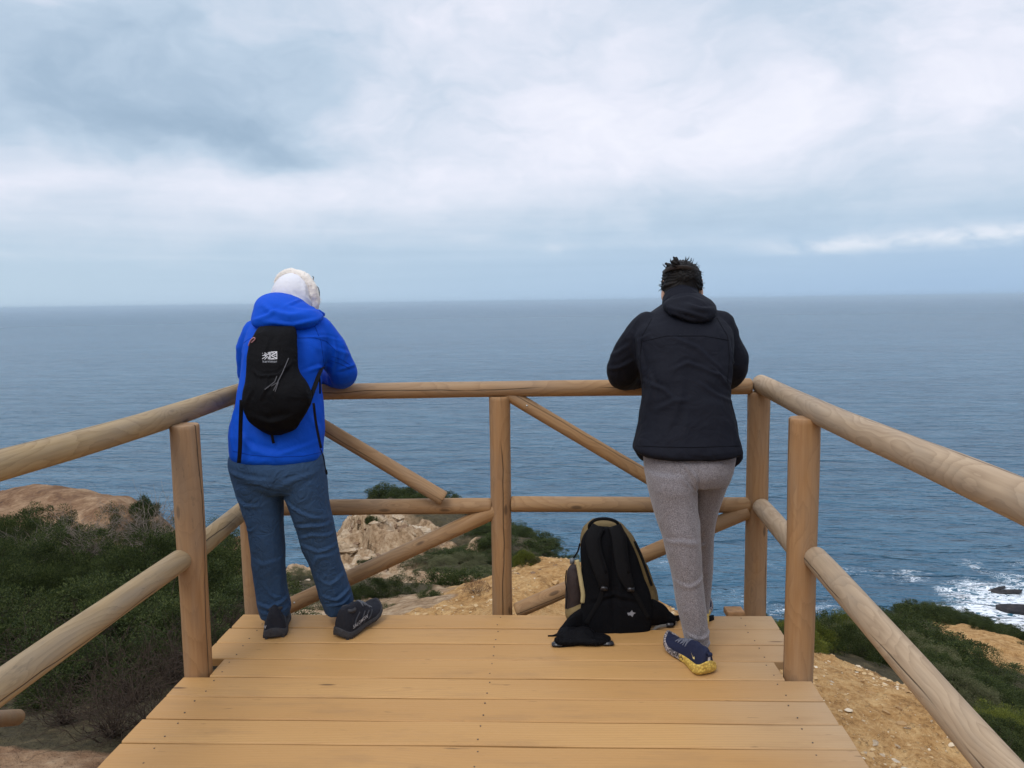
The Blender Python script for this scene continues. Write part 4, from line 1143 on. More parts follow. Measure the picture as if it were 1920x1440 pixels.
sL, frL, bv = shoe(pa, G(515, 1199), G(521, 1146), .0, 0, (M_BOOT, M_BOOTS, M_LACE), L=.285, W=.120, sole_h=.034, collar=.140, name='hiking_shoe', chunky=.3)
sR, frR, bvR = shoe(pa, G(636, 1199), G(692, 1163), .12, 0, (M_BOOT, M_BOOTS, M_LACE), L=.285, W=.118, sole_h=.034, collar=.140, roll=.16, lift=.004, name='hiking_shoe', chunky=.3)
tv, tf = text_mesh('SALOMON', .021, .2, 1.1)
for (o_, fr_, bv_, sx, yc) in ((sR, frR, bvR, 1, .30), (sL, frL, bv, -1, .22)):
    dirn = fr_(0, 0, 0) - fr_(sx, 0, 0)
    ps = []
    for s2 in (-1, 1):
        dd = fr_(0, 0, 0) - fr_(s2, 0, 0)
        for pts in ([(.30, .040), (.38, .060), (.47, .082)], [(.40, .040), (.47, .056), (.56, .072)], [(.52, .040), (.58, .050), (.66, .060)], [(.16, .045), (.22, .075), (.34, .095)]):
            q = project([(x, z) for x, z in pts], lambda x, y: fr_(s2 * .15, x, y), bv_, dd, .0005); ps.append(tube(q, .0035, 6, k=3))
    obj('overlay', *join(*ps), M_OVER, o_)['kind'] = 'stuff'
    ps = [tube([fr_(.026 * math.cos(a) + .004, .21 + .09 * math.sin(a), .122 - .006 * math.sin(a)) for a in np.linspace(0, 6.283, 17)], .009, 8)]
    v, fc = join(*ps); obj('collar_padding', v, fc, M_BOOTS, o_)
    ps = []
    for s2 in (-1, 1):
        for y_ in np.linspace(.05, .9, 15):
            v, fc = box(fr_(s2 * (.045 if y_ > .1 else .036), y_, .008 + (.012 if y_ > .85 else 0)), (.012, .011, .014)); ps.append((v, fc))
    v, fc = join(*ps); obj('sole_lugs', v, fc, M_BOOTS, o_, smooth=False)['kind'] = 'stuff'
    w = project(tv, lambda x, y: fr_(sx * .15, yc + sx * x / .285, .058 + y), bv_, dirn, .0052)
    if w is not None: obj('lettering', w, tf, plain('pale_lettering', (.36, .37, .40), .5), o_, smooth=False)

# ---- daypack on the blue jacket -------------------------------------------------
def pack_ring(v, u0, u1, dback, thick, n=36, e=2.4):
    """section whose front (towards the body) sits at dback and bulges 'thick' towards the viewer"""
    return pring(v, u0, u1, dback - thick / 2, thick / 2, n, e)
dp = empty('daypack', tuple(P(520, 720, 3.30)), 'small black nylon daypack with pale logo on the back of the person in blue', 'backpack')
rows = [(815, 505, 528, 3.30, .03), (806, 490, 552, 3.30, .06), (792, 470, 562, 3.305, .085), (775, 461, 573, 3.315, .105), (755, 455, 583, 3.325, .12), (735, 457, 583, 3.335, .125), (715, 460, 572, 3.345, .115), (697, 462, 560, 3.355, .10), (675, 464, 557, 3.37, .095), (650, 468, 557, 3.395, .09), (632, 475, 557, 3.415, .085), (620, 480, 556, 3.43, .075), (612, 488, 552, 3.44, .05)]
dparts = [loft([pack_ring(*r) for r in smooth_rows(rows, 3)])]
F_D = [([(472, 695), (490, 706), (520, 704), (545, 680)], .010, .007), ([(500, 706), (505, 725), (495, 745)], .007, .008), ([(545, 670), (530, 700), (515, 735)], .005, .006), ([(470, 700), (476, 730), (462, 760)], .005, .009), ([(560, 705), (575, 740), (580, 760)], .005, .008), ([(480, 780), (510, 790), (550, 780)], .006, .012), ([(495, 630), (492, 650), (485, 680)], .004, .008)]
db, dV, dF = cloth('pack_body', dparts, .006, 5, M_BLACKN, dp, F_D, 3.25, [((10, 10, 12), .005, 91), ((24, 24, 20), .002, 93)])
dbv = BVHTree.FromPolygons([Vector(v) for v in dV], dF)
def dp_place(u, v): return P(u, v, 3.0)
vdir = ray(505, 690); vdir = vdir / np.linalg.norm(vdir)
def stamp(name, polys, mat, parent, bvh, off=.0018, dst=3.0):
    V, Fc = [], []
    for pg in polys:
        n0 = len(V); V += [project([p], lambda u, v: P(u, v, dst), bvh, ray(*p), off)[0] for p in pg]; Fc.append(tuple(range(n0, n0 + len(pg))))
    return obj(name, np.array(V), Fc, mat, parent, smooth=False)
def bar(a, b, w):
    a, b = np.array(a, float), np.array(b, float); n = np.array([-(b - a)[1], (b - a)[0]]); n = n / np.linalg.norm(n) * w / 2
    return [tuple(a + n), tuple(b + n), tuple(b - n), tuple(a - n)]
def lg(x, y): return 380 + x / 3.6, 480 + y / 3.6
polys = [bar(lg(402, 656), lg(432, 671), 1.08), bar(lg(402, 671), lg(430, 672.5), 0.94), bar(lg(402, 694), lg(432, 674), 1.08), bar(lg(418, 652), lg(440, 668), 1.01), bar(lg(418, 698), lg(440, 677), 1.01), bar(lg(443, 649), lg(443, 697), 1.37),
         bar(lg(454, 648), lg(454, 698), 2.16), bar(lg(460, 648), lg(503, 645), 1.08), bar(lg(460, 697), lg(503, 693), 1.08), bar(lg(500, 645), lg(501, 694), 1.15), bar(lg(463, 671), lg(500, 649), 1.73), bar(lg(463, 672), lg(500, 691), 1.73), bar(lg(480, 670), lg(500, 669), 1.15), bar(lg(462, 655), lg(480, 652), 1.15), bar(lg(462, 690), lg(480, 692), 1.15)]
stamp('logo', polys, M_LOGO, db, dbv)
tv, tf = text_mesh('karrimor', 1.0, 0, 1.12)
xs = [p[0] for p in tv]; sc_ = 27.0 / (max(xs) - min(xs)); tv2 = [(lg(453, 712)[0] + x * sc_, lg(453, 712)[1] - y * sc_) for x, y in tv]
w = np.array([project([p], lambda u, v: P(u, v, 3.0), dbv, ray(*p), .0016)[0] for p in tv2]); obj('lettering', w, tf, M_LOGO2, db, smooth=False)
v, fc = tube([P(466, 648, 3.335), P(470, 638, 3.325), P(476, 633, 3.325), P(478, 636, 3.325), P(472, 642, 3.325)], .0026, 8, k=3); obj('zip_pull', v, fc, plain('pink_cord', (.35, .16, .17), .6), db)
# straps: shoulder bands, webbing tails, elastic lattice
def pst(name, rows, w, parent, th=.0035, wdir=(1, .3, 0), k=3, mat=M_WEB): v, fc = ribbon([P(*r) for r in rows], w, th, wdir, k); return obj(name, v, fc, mat, parent)
pst('strap', [(453, 750, 3.245), (451, 800, 3.26), (450, 840, 3.258), (448, 868, 3.255)], .017, dp)
pst('strap', [(580, 752, 3.27), (591, 722, 3.33), (599, 700, 3.39), (604, 690, 3.46)], .022, dp, wdir=(.8, .2, .5))
pst('strap', [(588, 756, 3.25), (592, 790, 3.275), (598, 822, 3.28), (602, 840, 3.285)], .011, dp)
pst('strap', [(598, 700, 3.40), (600, 718, 3.405), (600, 738, 3.41)], .008, dp)
v, fc = tube([P(601, 842, 3.28), P(606, 856, 3.285), P(609, 872, 3.29), P(612, 886, 3.295)], .0022, 6, k=3); c_ = obj('cord', v, fc, M_WEB, dp); v, fc = tube([P(611.5, 882, 3.295), P(612.5, 888, 3.295)], .005, 8); obj('cord_end', v, fc, M_WEB, c_)
pst('pull_tab', [(509, 812, 3.265), (511, 822, 3.27), (513, 831, 3.275)], .012, db)
for pts in ([(541, 672), (530, 698), (513, 732)], [(509, 724), (522, 716), (516, 734)], [(497, 730), (515, 716), (519, 706)]):
    q = [project([p], lambda u, v: P(u, v, 3.0), dbv, ray(*p), .003)[0] for p in [(np.array(pts[i]) * (1 - f) + np.array(pts[i + 1]) * f) for i in range(2) for f in (0, .33, .66)] + [np.array(pts[-1])]]
    v, fc = tube(q, .0021, 6); obj('elastic_cord', v, fc, plain('grey_elastic', (.07, .07, .08), .6), db)

# ---- person in the black jacket -------------------------------------------------
pb = empty('person', tuple(G(1310, 1200)), 'person with dark tied hair in black jacket and grey marl sweatpants', 'person')
trunk = plof([(850, 1202, 1378, 3.28, .150), (846, 1193, 1386, 3.28, .165), (838, 1190, 1388, 3.28, .167), (800, 1199, 1378, 3.31, .158), (744, 1205, 1365, 3.35, .150), (700, 1201, 1366, 3.39, .15), (660, 1194, 1371, 3.43, .15), (630, 1190, 1372, 3.46, .145), (608, 1197, 1364, 3.49, .132), (592, 1212, 1350, 3.52, .115), (580, 1230, 1338, 3.54, .095), (566, 1246, 1322, 3.57, .075), (556, 1254, 1314, 3.59, .06)], 44, 2.6)
aL = seg((1214, 614, 3.50, .072), (1197, 640, 3.52, .078), (1177, 675, 3.56, .080), (1169, 699, 3.61, .078), (1176, 706, 3.68, .064), (1198, 708, 3.78, .052), (1240, 704, 3.87, .044))
aR = seg((1350, 612, 3.50, .070), (1356, 640, 3.52, .076), (1367, 672, 3.56, .084), (1368, 696, 3.61, .078), (1360, 705, 3.68, .062), (1345, 706, 3.78, .050), (1310, 703, 3.87, .044))
F_B = [([(1199, 636), (1204, 680), (1206, 720)], .010, .008), ([(1366, 640), (1364, 680), (1363, 722)], .010, .008), ([(1256, 632), (1300, 650), (1340, 690)], .008, .010), ([(1310, 690), (1335, 700), (1362, 730)], .011, .007), ([(1318, 680), (1340, 700), (1360, 716)], .009, .007), ([(1255, 690), (1280, 678), (1320, 690)], .009, .009), ([(1210, 715), (1235, 725), (1250, 740)], .009, .009), ([(1200, 640), (1212, 632), (1222, 626)], .005, .006),
       ([(1300, 715), (1330, 735), (1362, 750)], .008, .009), ([(1220, 760), (1250, 745), (1280, 742)], .006, .010), ([(1230, 838), (1300, 842), (1375, 838)], .004, .006), ([(1150, 700), (1170, 695), (1195, 680)], .008, .009), ([(1146, 680), (1170, 665), (1192, 645)], .007, .009), ([(1398, 690), (1382, 690), (1368, 672)], .008, .009), ([(1210, 690), (1220, 720), (1212, 760)], .006, .010), ([(1270, 700), (1262, 740), (1240, 790)], .005, .016), ([(1350, 770), (1362, 810), (1372, 845)], .006, .014)]
jb, bV, bF = cloth('jacket', [trunk, aL, aR], .0078, 7, M_NAVY, pb, F_B, 3.35, [((5, 5, 8), .0075, 141), ((13, 13, 10), .0038, 147)])
cloth('jacket_tail', [loft([pring(v, u0, u1, d, b, 24, 2.4) for v, u0, u1, d, b in ((832, 1352, 1387, 3.36, .060), (846, 1360, 1391, 3.36, .060), (858, 1366, 1391, 3.36, .055), (868, 1369, 1384, 3.36, .04), (875, 1371, 1377, 3.36, .02))])], .006, 4, M_NAVY, jb)
cloth('jacket_tail', [loft([pring(v, u0, u1, d, b, 24, 2.4) for v, u0, u1, d, b in ((832, 1190, 1222, 3.36, .060), (846, 1190, 1220, 3.36, .060), (855, 1195, 1216, 3.36, .05), (863, 1202, 1210, 3.36, .02))])], .006, 4, M_NAVY, jb)
cloth('hood', [plof([(606, 1296, 1318, 3.385, .022), (601, 1282, 1332, 3.385, .040), (592, 1264, 1341, 3.40, .058), (582, 1248, 1343, 3.42, .075), (573, 1243, 1341, 3.45, .085), (564, 1250, 1333, 3.48, .088), (556, 1260, 1322, 3.51, .078), (550, 1270, 1312, 3.54, .06)], 40, 2.2)], .0062, 5, M_NAVY, jb,
      [([(1236, 578), (1262, 566), (1300, 558), (1322, 566)], .009, .008), ([(1244, 584), (1272, 590), (1305, 604)], .008, .008), ([(1290, 572), (1315, 580), (1338, 580)], .008, .009), ([(1262, 580), (1295, 588), (1325, 596)], .007, .009)], 3.35, [((7, 7, 9), .004, 151)])
cloth('collar', [tube([P(1278, 576, 3.57), P(1278, 562, 3.60), P(1279, 556, 3.61)], [.092, .088, .080], 28)], .006, 3, M_NAVY, jb)
bbv = BVHTree.FromPolygons([Vector(v) for v in bV], bF)
seam('seams', [[(1222, 598), (1204, 630), (1200, 670), (1205, 720)], [(1344, 596), (1364, 630), (1368, 670), (1364, 720)], [(1193, 836), (1240, 838), (1300, 839), (1386, 836)], [(1206, 640), (1250, 630), (1320, 630), (1366, 638)]], bbv, plain('dark_seam', (.003, .0035, .006), .8, .1), jb, .0018)
hcb = P(1279, 538, 3.665)
hp, hq = head_parts(hcb, (.02, .92, -.22), 1.0)
body_b = hp + [tube([P(1279, 600, 3.54), P(1279, 565, 3.61), hcb + np.array([0, -.01, -.05])], [.068, .060, .062], 18, k=2), ellipsoid(P(1244, 553, 3.665), (.011, .02, .032)), ellipsoid(P(1314, 549, 3.665), (.011, .02, .032)),
               plof([(850, 1222, 1362, 3.28, .12), (780, 1222, 1350, 3.32, .115), (700, 1216, 1352, 3.39, .115), (640, 1212, 1352, 3.45, .11), (600, 1228, 1336, 3.51, .085)], 30, 2.3),
               seg((1216, 618, 3.50, .052), (1180, 680, 3.56, .050), (1176, 702, 3.64, .044), (1198, 707, 3.78, .036), (1246, 703, 3.88, .030)), seg((1350, 616, 3.50, .052), (1366, 678, 3.56, .056), (1364, 700, 3.64, .05), (1345, 705, 3.78, .038), (1306, 702, 3.88, .030)),
               seg((1256, 880, 3.25, .088), (1270, 980, 3.19, .07), (1284, 1040, 3.16, .055), (1292, 1110, 3.14, .052), (1305, 1190, 3.12, .036), (1306, 1222, 3.10, .037)),
               seg((1330, 880, 3.33, .088), (1312, 980, 3.40, .065), (1308, 1040, 3.45, .052), (1308, 1100, 3.49, .05), (1310, 1150, 3.51, .036), (1312, 1166, 3.53, .034))]
body_b += hand(P(1250, 701, 3.90), (.8, .25, .0), (0, .1, 1), -1) + hand(P(1304, 700, 3.90), (-.8, .25, .0), (0, .1, 1), 1)
V, Fc, N = fuse(body_b, .0048, 3); obj('body', V, Fc, M_SKIN, pb); eyes(hq, 1.0, pb, M_EYE, M_IRIS)
# hair: combed to a small knot on the crown
hv, hf, hn = fuse([ellipsoid(P(1278, 524, 3.66), (.092, .110, .090)), ellipsoid(P(1278, 538, 3.625), (.086, .075, .055)), ellipsoid(P(1279, 548, 3.60), (.062, .05, .03)), ellipsoid(P(1248, 538, 3.655), (.018, .04, .03)), ellipsoid(P(1310, 535, 3.655), (.018, .04, .03)),
                   tube([P(1270, 505, 3.59), P(1267, 492, 3.575), P(1266, 485, 3.58)], [.026, .020, .013], 14, k=2), tube([P(1284, 500, 3.62), P(1286, 490, 3.62), P(1288, 487, 3.62)], [.016, .012, .007], 10, k=2), tube([P(1256, 504, 3.62), P(1253, 497, 3.62), P(1250, 494, 3.62)], [.016, .011, .006], 10, k=2)], .0048, 3)
an = np.arctan2(hv[:, 0] - hcb[0], hv[:, 2] - hcb[2] - .06)
hv = hv + hn * (.0030 * np.sin(an * 34 + 6 * fbm(hv * 14, 2, 161)) + .006 * fbm(hv * 22, 2, 162) + .002 * fbm(hv * 70, 2, 163))[:, None]
hair = obj('hair', hv, hf, M_HAIR, pb)
rt = []
hrng = random.Random(3)
hbv = BVHTree.FromPolygons([Vector(v) for v in hv], hf)
for i in range(120):
    a = hrng.uniform(-1.75, 1.75); c0 = P(1268, 500, 3.60); e0 = P(1278 + 38 * math.sin(a), 528 - 34 * math.cos(a) + (6 if abs(a) > 1.2 else 0), 3.60 + .05 * math.cos(a))
    pts = []
    for f in (0, .3, .65, 1.0):
        q = c0 + (e0 - c0) * f; q[1] -= .2; h = hbv.ray_cast(Vector(q), Vector((0, 1, 0))); pts.append(np.array(h[0]) + np.array([0, .0005, .0]) if h[0] is not None else None)
    pts = [p for p in pts if p is not None]
    if len(pts) >= 3:
        if hrng.random() < .06: pts.append(pts[-1] + (pts[-1] - pts[-2]) * hrng.uniform(.1, .5) + np.array([hrng.uniform(-.01, .01), 0, hrng.uniform(-.004, .012)]))
        rt.append(np.array(pts))
strands('hair_strands', rt, M_HAIR, hair, .0011)['kind'] = 'stuff'
fl = []
for (u, v, du, dv) in ((1243, 533, -8, 1), (1244, 538, -8, -3), (1243, 541, -7, 4), (1246, 530, -7, -4), (1312, 532, 8, 1), (1313, 536, 7, 4), (1311, 529, 6, -3), (1250, 503, -6, -7), (1256, 498, -9, -2), (1258, 494, -3, -8), (1288, 490, 2, -8), (1294, 492, 4, -7), (1302, 498, 6, -6), (1284, 489, 4, -6), (1262, 492, -5, -5), (1306, 503, 5, -5), (1298, 494, 1, -9)):
    for j in range(4):
        a = hrng.uniform(-2, 2); b = hrng.uniform(-2, 2); fl.append([P(u, v, 3.65), P(u + du * .5 + a, v + dv * .5 + b, 3.65), P(u + du + a * 1.6, v + dv + b * 1.6, 3.65)])
strands('flyaway_hair', fl, M_HAIR, hair, .0011)['kind'] = 'stuff'
bandv, bandf = ribbon([P(1243, 512, 3.66), P(1252, 505, 3.60), P(1268, 501, 3.565), P(1290, 502, 3.565), P(1306, 507, 3.60), P(1314, 513, 3.66)], .018, .004, (0, -.3, 1), 4); obj('hair_band', bandv, bandf, plain('dark_elastic', (.02, .013, .010), .6), hair)
# sweatpants
pel = plof([(832, 1218, 1366, 3.30, .125), (848, 1208, 1376, 3.29, .150), (865, 1208, 1374, 3.28, .160), (885, 1210, 1370, 3.27, .155), (905, 1214, 1364, 3.27, .135)], 44, 2.4)
l1 = plof([(880, 1210, 1304, 3.245, .135), (906, 1214, 1302, 3.23, .135), (930, 1220, 1303, 3.215, .12), (961, 1227, 1307, 3.20, .108), (1000, 1240, 1311, 3.175, .098), (1030, 1248, 1313, 3.16, .09), (1074, 1259, 1315, 3.15, .085), (1110, 1265, 1319, 3.14, .08), (1140, 1270, 1323, 3.13, .073), (1166, 1277, 1326, 3.125, .066), (1190, 1282, 1328, 3.12, .060), (1200, 1285, 1328, 3.12, .058), (1210, 1287, 1326, 3.12, .055)], 36, 2.2)
l2 = plof([(880, 1282, 1370, 3.32, .135), (906, 1282, 1361, 3.335, .13), (930, 1281, 1353, 3.35, .115), (961, 1280, 1343, 3.375, .105), (1000, 1280, 1337, 3.41, .095), (1035, 1282, 1336, 3.44, .09), (1070, 1284, 1335, 3.465, .085), (1098, 1286, 1333, 3.48, .078), (1130, 1290, 1330, 3.495, .068), (1148, 1293, 1328, 3.50, .06), (1158, 1296, 1325, 3.505, .055)], 36, 2.2)
F_S = [([(1293, 870), (1296, 910), (1306, 950)], .009, .010), ([(1262, 862), (1280, 890), (1300, 910)], .006, .007), ([(1272, 858), (1290, 880), (1302, 900)], .006, .006), ([(1250, 860), (1272, 892), (1298, 920)], .005, .007), ([(1240, 1005), (1262, 1000), (1300, 1005)], .005, .010), ([(1254, 1075), (1280, 1080), (1312, 1065)], .005, .009), ([(1276, 1165), (1300, 1172), (1326, 1162)], .007, .007), ([(1282, 1185), (1304, 1190), (1328, 1180)], .006, .006), ([(1283, 1200), (1304, 1203), (1328, 1198)], .005, .004), ([(1290, 1100), (1298, 1150), (1290, 1190)], .004, .010), ([(1320, 1036), (1330, 1040), (1337, 1036)], .006, .007), ([(1302, 950), (1310, 990), (1313, 1020)], .004, .008)]
cloth('sweatpants', [pel, l1, l2], .0065, 7, M_HEATH, pb, F_S, 3.2, [((9, 9, 6), .003, 171), ((22, 22, 14), .0014, 177)])
v, fc = tube([P(1306, 1205, 3.115), P(1306, 1222, 3.11), P(1306, 1235, 3.11)], [.046, .043, .040], 20); obj('sock', v, fc, M_SOCK, pb)
sole_mats = (M_RUN, M_RSOLE, plain('grey_dark_lace', (.12, .13, .17), .7))
for (h_, t_, L_) in ((G(1328, 1268), G(1254, 1213), .292), (G(1303, 1176), G(1312, 1150), .292)):
    so, fr, bvs = shoe(pb, h_, t_, .0, 0, sole_mats, L=L_, W=.100, sole_h=.037, collar=.100, heel_fl=.28, name='running_shoe', chunky=.8)
    me = so.children[0].data if so.children[0].name.startswith('sole') else [c for c in so.children if c.name.startswith('sole')][0].data
    n_ring = 28; at = me.attributes.new('along', 'FLOAT', 'POINT'); Tn = [0, .02, .06, .12, .2, .3, .42, .55, .68, .80, .90, .96, .99, 1.0]
    at.data.foreach_set('value', np.repeat(np.array(Tn, np.float32), n_ring))
    if L_ and h_[0] > .7 and h_[1] < 3.2:
        v, fc = ribbon([fr(0, .012, .096), fr(0, -.030, .098), fr(0, -.034, .088), fr(0, .006, .082)], .020, .003, fr(1, 0, 0) - fr(0, 0, 0), 3); obj('pull_loop', v, fc, M_RUN, so)
        heel_dir = fr(0, 1, 0) - fr(0, 0, 0)
        w = project([(-.007, .046), (.007, .046), (.006, .080), (-.006, .080)], lambda x, y: fr(x + .004, -.4, y), bvs, heel_dir, .0015)
        if w is not None: obj('heel_tab', w, [(0, 1, 2, 3)], M_LOGO, so, smooth=False)
        side = -1
        dirn = fr(0, 0, 0) - fr(side, 0, 0)
        pol = [(.16, .052), (.20, .049), (.30, .066), (.215, .054), (.185, .060)]
        w = project(pol, lambda x, y: fr(side * .15, x, y + .004), bvs, dirn, .0015)
        if w is not None: obj('side_mark', w, [(0, 1, 2, 3, 4)], plain('gold_print', (.62, .50, .20), .5), so, smooth=False)
        tv, tf = text_mesh('HOKA', .030, 0, 1.1); solo = [c for c in so.children if c.name.startswith('sole')][0]
        sb = BVHTree.FromPolygons([Vector(v.co) for v in me.vertices], [tuple(p.vertices) for p in me.polygons])
        w = project(tv, lambda x, y: fr(side * .15, .60 - x / L_ , .026 + y), sb, dirn, .0015)
        if w is not None: obj('lettering', w, tf, plain('dark_print', (.02, .018, .02), .6), solo, smooth=False)
# ------------------------------------------------------------------ rucksack on the deck
P_plain = P
def P(u, v, d): return P_plain(u, v, d - .052)      # the rucksack stands a hand's width nearer


M_OLIVE = fabric('olive_canvas', (.165, .118, .052), .8, .2, 600, .25, .3, 16, .18)
M_PANEL = fabric('black_air_mesh', (.0045, .0047, .006), .9, .08, 260, .5, .25, 18, .3)
M_KHAKI = fabric('pale_khaki_piping', (.40, .33, .17), .75, .2, 500, .2)
M_MESHP = fabric('brown_mesh_pocket', (.035, .024, .022), .8, .2, 220, .5, .3, 18, .3)
M_BUCK = plain('buckle_plastic', (.02, .02, .024), .35, .5, .2)
bp = empty('rucksack', tuple(G(1140, 1195)), 'large black and olive rucksack standing on the deck with its straps facing out', 'rucksack')
main = plof([(1200, 1096, 1206, 3.53, .115), (1188, 1090, 1214, 3.53, .125), (1160, 1092, 1224, 3.535, .130), (1120, 1096, 1232, 3.54, .130), (1085, 1094, 1222, 3.545, .128), (1045, 1090, 1207, 3.55, .122), (1015, 1089, 1192, 3.555, .112), (995, 1094, 1178, 3.56, .098), (983, 1103, 1166, 3.565, .078), (976, 1114, 1152, 3.57, .05)], 40, 2.6)
rb, rV, rF = cloth('pack_body', [main], .0075, 5, M_OLIVE, bp, [([(1200, 1040), (1215, 1070), (1228, 1110)], .010, .008), ([(1196, 1030), (1206, 1060), (1218, 1095)], .007, .006)], 3.45, [((8, 8, 9), .006, 191)])
panel = plof([(1203, 1094, 1204, 3.425, .022), (1190, 1082, 1216, 3.42, .034), (1160, 1084, 1222, 3.42, .040), (1115, 1093, 1220, 3.43, .046), (1085, 1091, 1208, 3.44, .046), (1045, 1088, 1196, 3.455, .046), (1015, 1089, 1182, 3.47, .044), (997, 1098, 1171, 3.485, .038), (987, 1108, 1162, 3.495, .028)], 36, 2.8)
pn, pV, pF = cloth('back_panel', [panel], .0065, 5, M_PANEL, bp, [([(1150, 1000), (1150, 1080), (1152, 1180)], -.012, .016), ([(1105, 1130), (1150, 1120), (1200, 1130)], -.008, .012)], 3.4, [((9, 9, 7), .004, 195)])
# padded shoulder straps, narrowing into webbing
for pts, web in (([(1122, 988, 3.46), (1112, 1010, 3.43), (1116, 1040, 3.405), (1128, 1075, 3.385), (1132, 1100, 3.385)], [(1132, 1098, 3.385), (1124, 1125, 3.385), (1110, 1150, 3.385), (1098, 1170, 3.385)]), ([(1152, 987, 3.46), (1160, 1008, 3.43), (1164, 1040, 3.405), (1170, 1075, 3.385), (1182, 1102, 3.38)], [(1182, 1100, 3.38), (1196, 1122, 3.38), (1206, 1140, 3.385), (1216, 1160, 3.39)])):
    v, fc = ribbon([P(*p) for p in pts], [.060, .066, .066, .060, .042], .018, (1, 0, 0), 4); st = obj('shoulder_strap', v, fc, M_WEB, bp)
    v, fc = ribbon([P(u + 9, v_, d - .011) for u, v_, d in pts[:-1]], .012, .003, (1, 0, 0), 4); obj('webbing', v, fc, M_BLACKN, st)
    v, fc = ribbon([P(*p) for p in web], .020, .003, (1, 0, .2), 4); obj('webbing', v, fc, M_WEB, st)
    q = P(*pts[-1]); v, fc = box(q + np.array([0, -.008, -.004]), (.034, .010, .022), None, .003); obj('buckle', v, fc, M_BUCK, st)
# top grab handle
v, fc = tube([P(1105, 990, 3.49), P(1106, 983, 3.485), P(1116, 975, 3.48), P(1132, 972.5, 3.48), P(1148, 975, 3.48), P(1158, 981, 3.485), P(1160, 990, 3.49)], .0075, 10, k=4); obj('handle', v, fc, M_WEB, bp)
# hip belt wings resting on the planks
wl = fuse([loft([ellipse for ellipse in [P(u, v, d) + np.array([0, 0, 0]) + np.stack([np.zeros(20), np.sin(np.linspace(0, 2 * math.pi, 20, endpoint=False)) * .022, np.cos(np.linspace(0, 2 * math.pi, 20, endpoint=False)) * h], 1) for u, v, d, h in ((1104, 1160, 3.43, .070), (1085, 1168, 3.41, .068), (1066, 1178, 3.39, .052), (1052, 1188, 3.375, .034), (1044, 1195, 3.37, .024))]])], .006, 4)
hl = obj('hip_belt', wl[0] + wl[2] * (.004 * fbm(wl[0] * 20, 2, 5))[:, None], wl[1], M_BLACKN, bp)
wr = fuse([loft([P(u, v, d) + np.stack([np.zeros(20), np.sin(np.linspace(0, 2 * math.pi, 20, endpoint=False)) * .024, np.cos(np.linspace(0, 2 * math.pi, 20, endpoint=False)) * h], 1) for u, v, d, h in ((1204, 1150, 3.43, .072), (1224, 1148, 3.44, .066), (1243, 1152, 3.45, .050), (1257, 1160, 3.46, .034), (1266, 1164, 3.465, .022))])], .006, 4)
hr = obj('hip_belt', wr[0] + wr[2] * (.004 * fbm(wr[0] * 20, 2, 6))[:, None], wr[1], M_BLACKN, bp)
gz = lambda u, v, z=.004: G(u, v, z)
v, fc = ribbon([P(1048, 1194, 3.365), P(1040, 1198, 3.36), P(1032, 1199, 3.36), P(1027, 1199, 3.36)], .040, .004, (0, 0, 1), 3); obj('webbing', v, fc, M_WEB, hl)
v, fc = ribbon([P(1046, 1200, 3.36), gz(1040, 1208, .006), gz(1052, 1211, .004), gz(1080, 1207, .005), gz(1104, 1204, .008)], .022, .004, (0, 1, .2), 4); obj('webbing', v, fc, M_WEB, hl)
for (u, v_) in ((1045, 1208), (1140, 1206)):
    q = gz(u, v_, .010); v, fc = box(q, (.050, .030, .014), None, .004); obj('buckle', v, fc, M_BUCK, hl)
v, fc = ribbon([P(1110, 1190, 3.40), gz(1124, 1203, .008), gz(1138, 1208, .005), gz(1146, 1206, .006)], .024, .004, (.5, .8, 0), 4); obj('webbing', v, fc, M_WEB, hl)
v, fc = ribbon([P(1262, 1160, 3.46), P(1282, 1158, 3.56), P(1310, 1157, 3.60), gz(1326, 1160, .012), gz(1338, 1158, .010)], .026, .004, (0, .3, 1), 4); obj('webbing', v, fc, M_WEB, hr)
v, fc = ribbon([P(1218, 1188, 3.42), P(1232, 1176, 3.42), P(1250, 1172, 3.43), P(1262, 1170, 3.44)], .012, .003, (0, .4, 1), 4); obj('webbing', v, fc, plain('grey_binding', (.10, .095, .085), .7), hr)
q = P(1256, 1172, 3.43); v, fc = box(q, (.034, .012, .02), None, .003); obj('buckle', v, fc, M_BUCK, hr)
# slack belt padding slumped on the planks
sl = fuse([ellipsoid(gz(1066, 1190, .02), (.055, .06, .030)), ellipsoid(gz(1092, 1193, .022), (.06, .06, .034)), ellipsoid(gz(1122, 1198, .014), (.06, .045, .022)), tube([gz(1140, 1203, .015), gz(1120, 1204, .02), gz(1080, 1204, .018), gz(1052, 1204, .02), gz(1044, 1200, .03)], [.010, .016, .018, .018, .014], 10, k=3)], .005, 4)
obj('hip_belt_pad', sl[0] + sl[2] * (.006 * fbm(sl[0] * 22, 3, 15))[:, None], sl[1], M_BLACKN, hl)
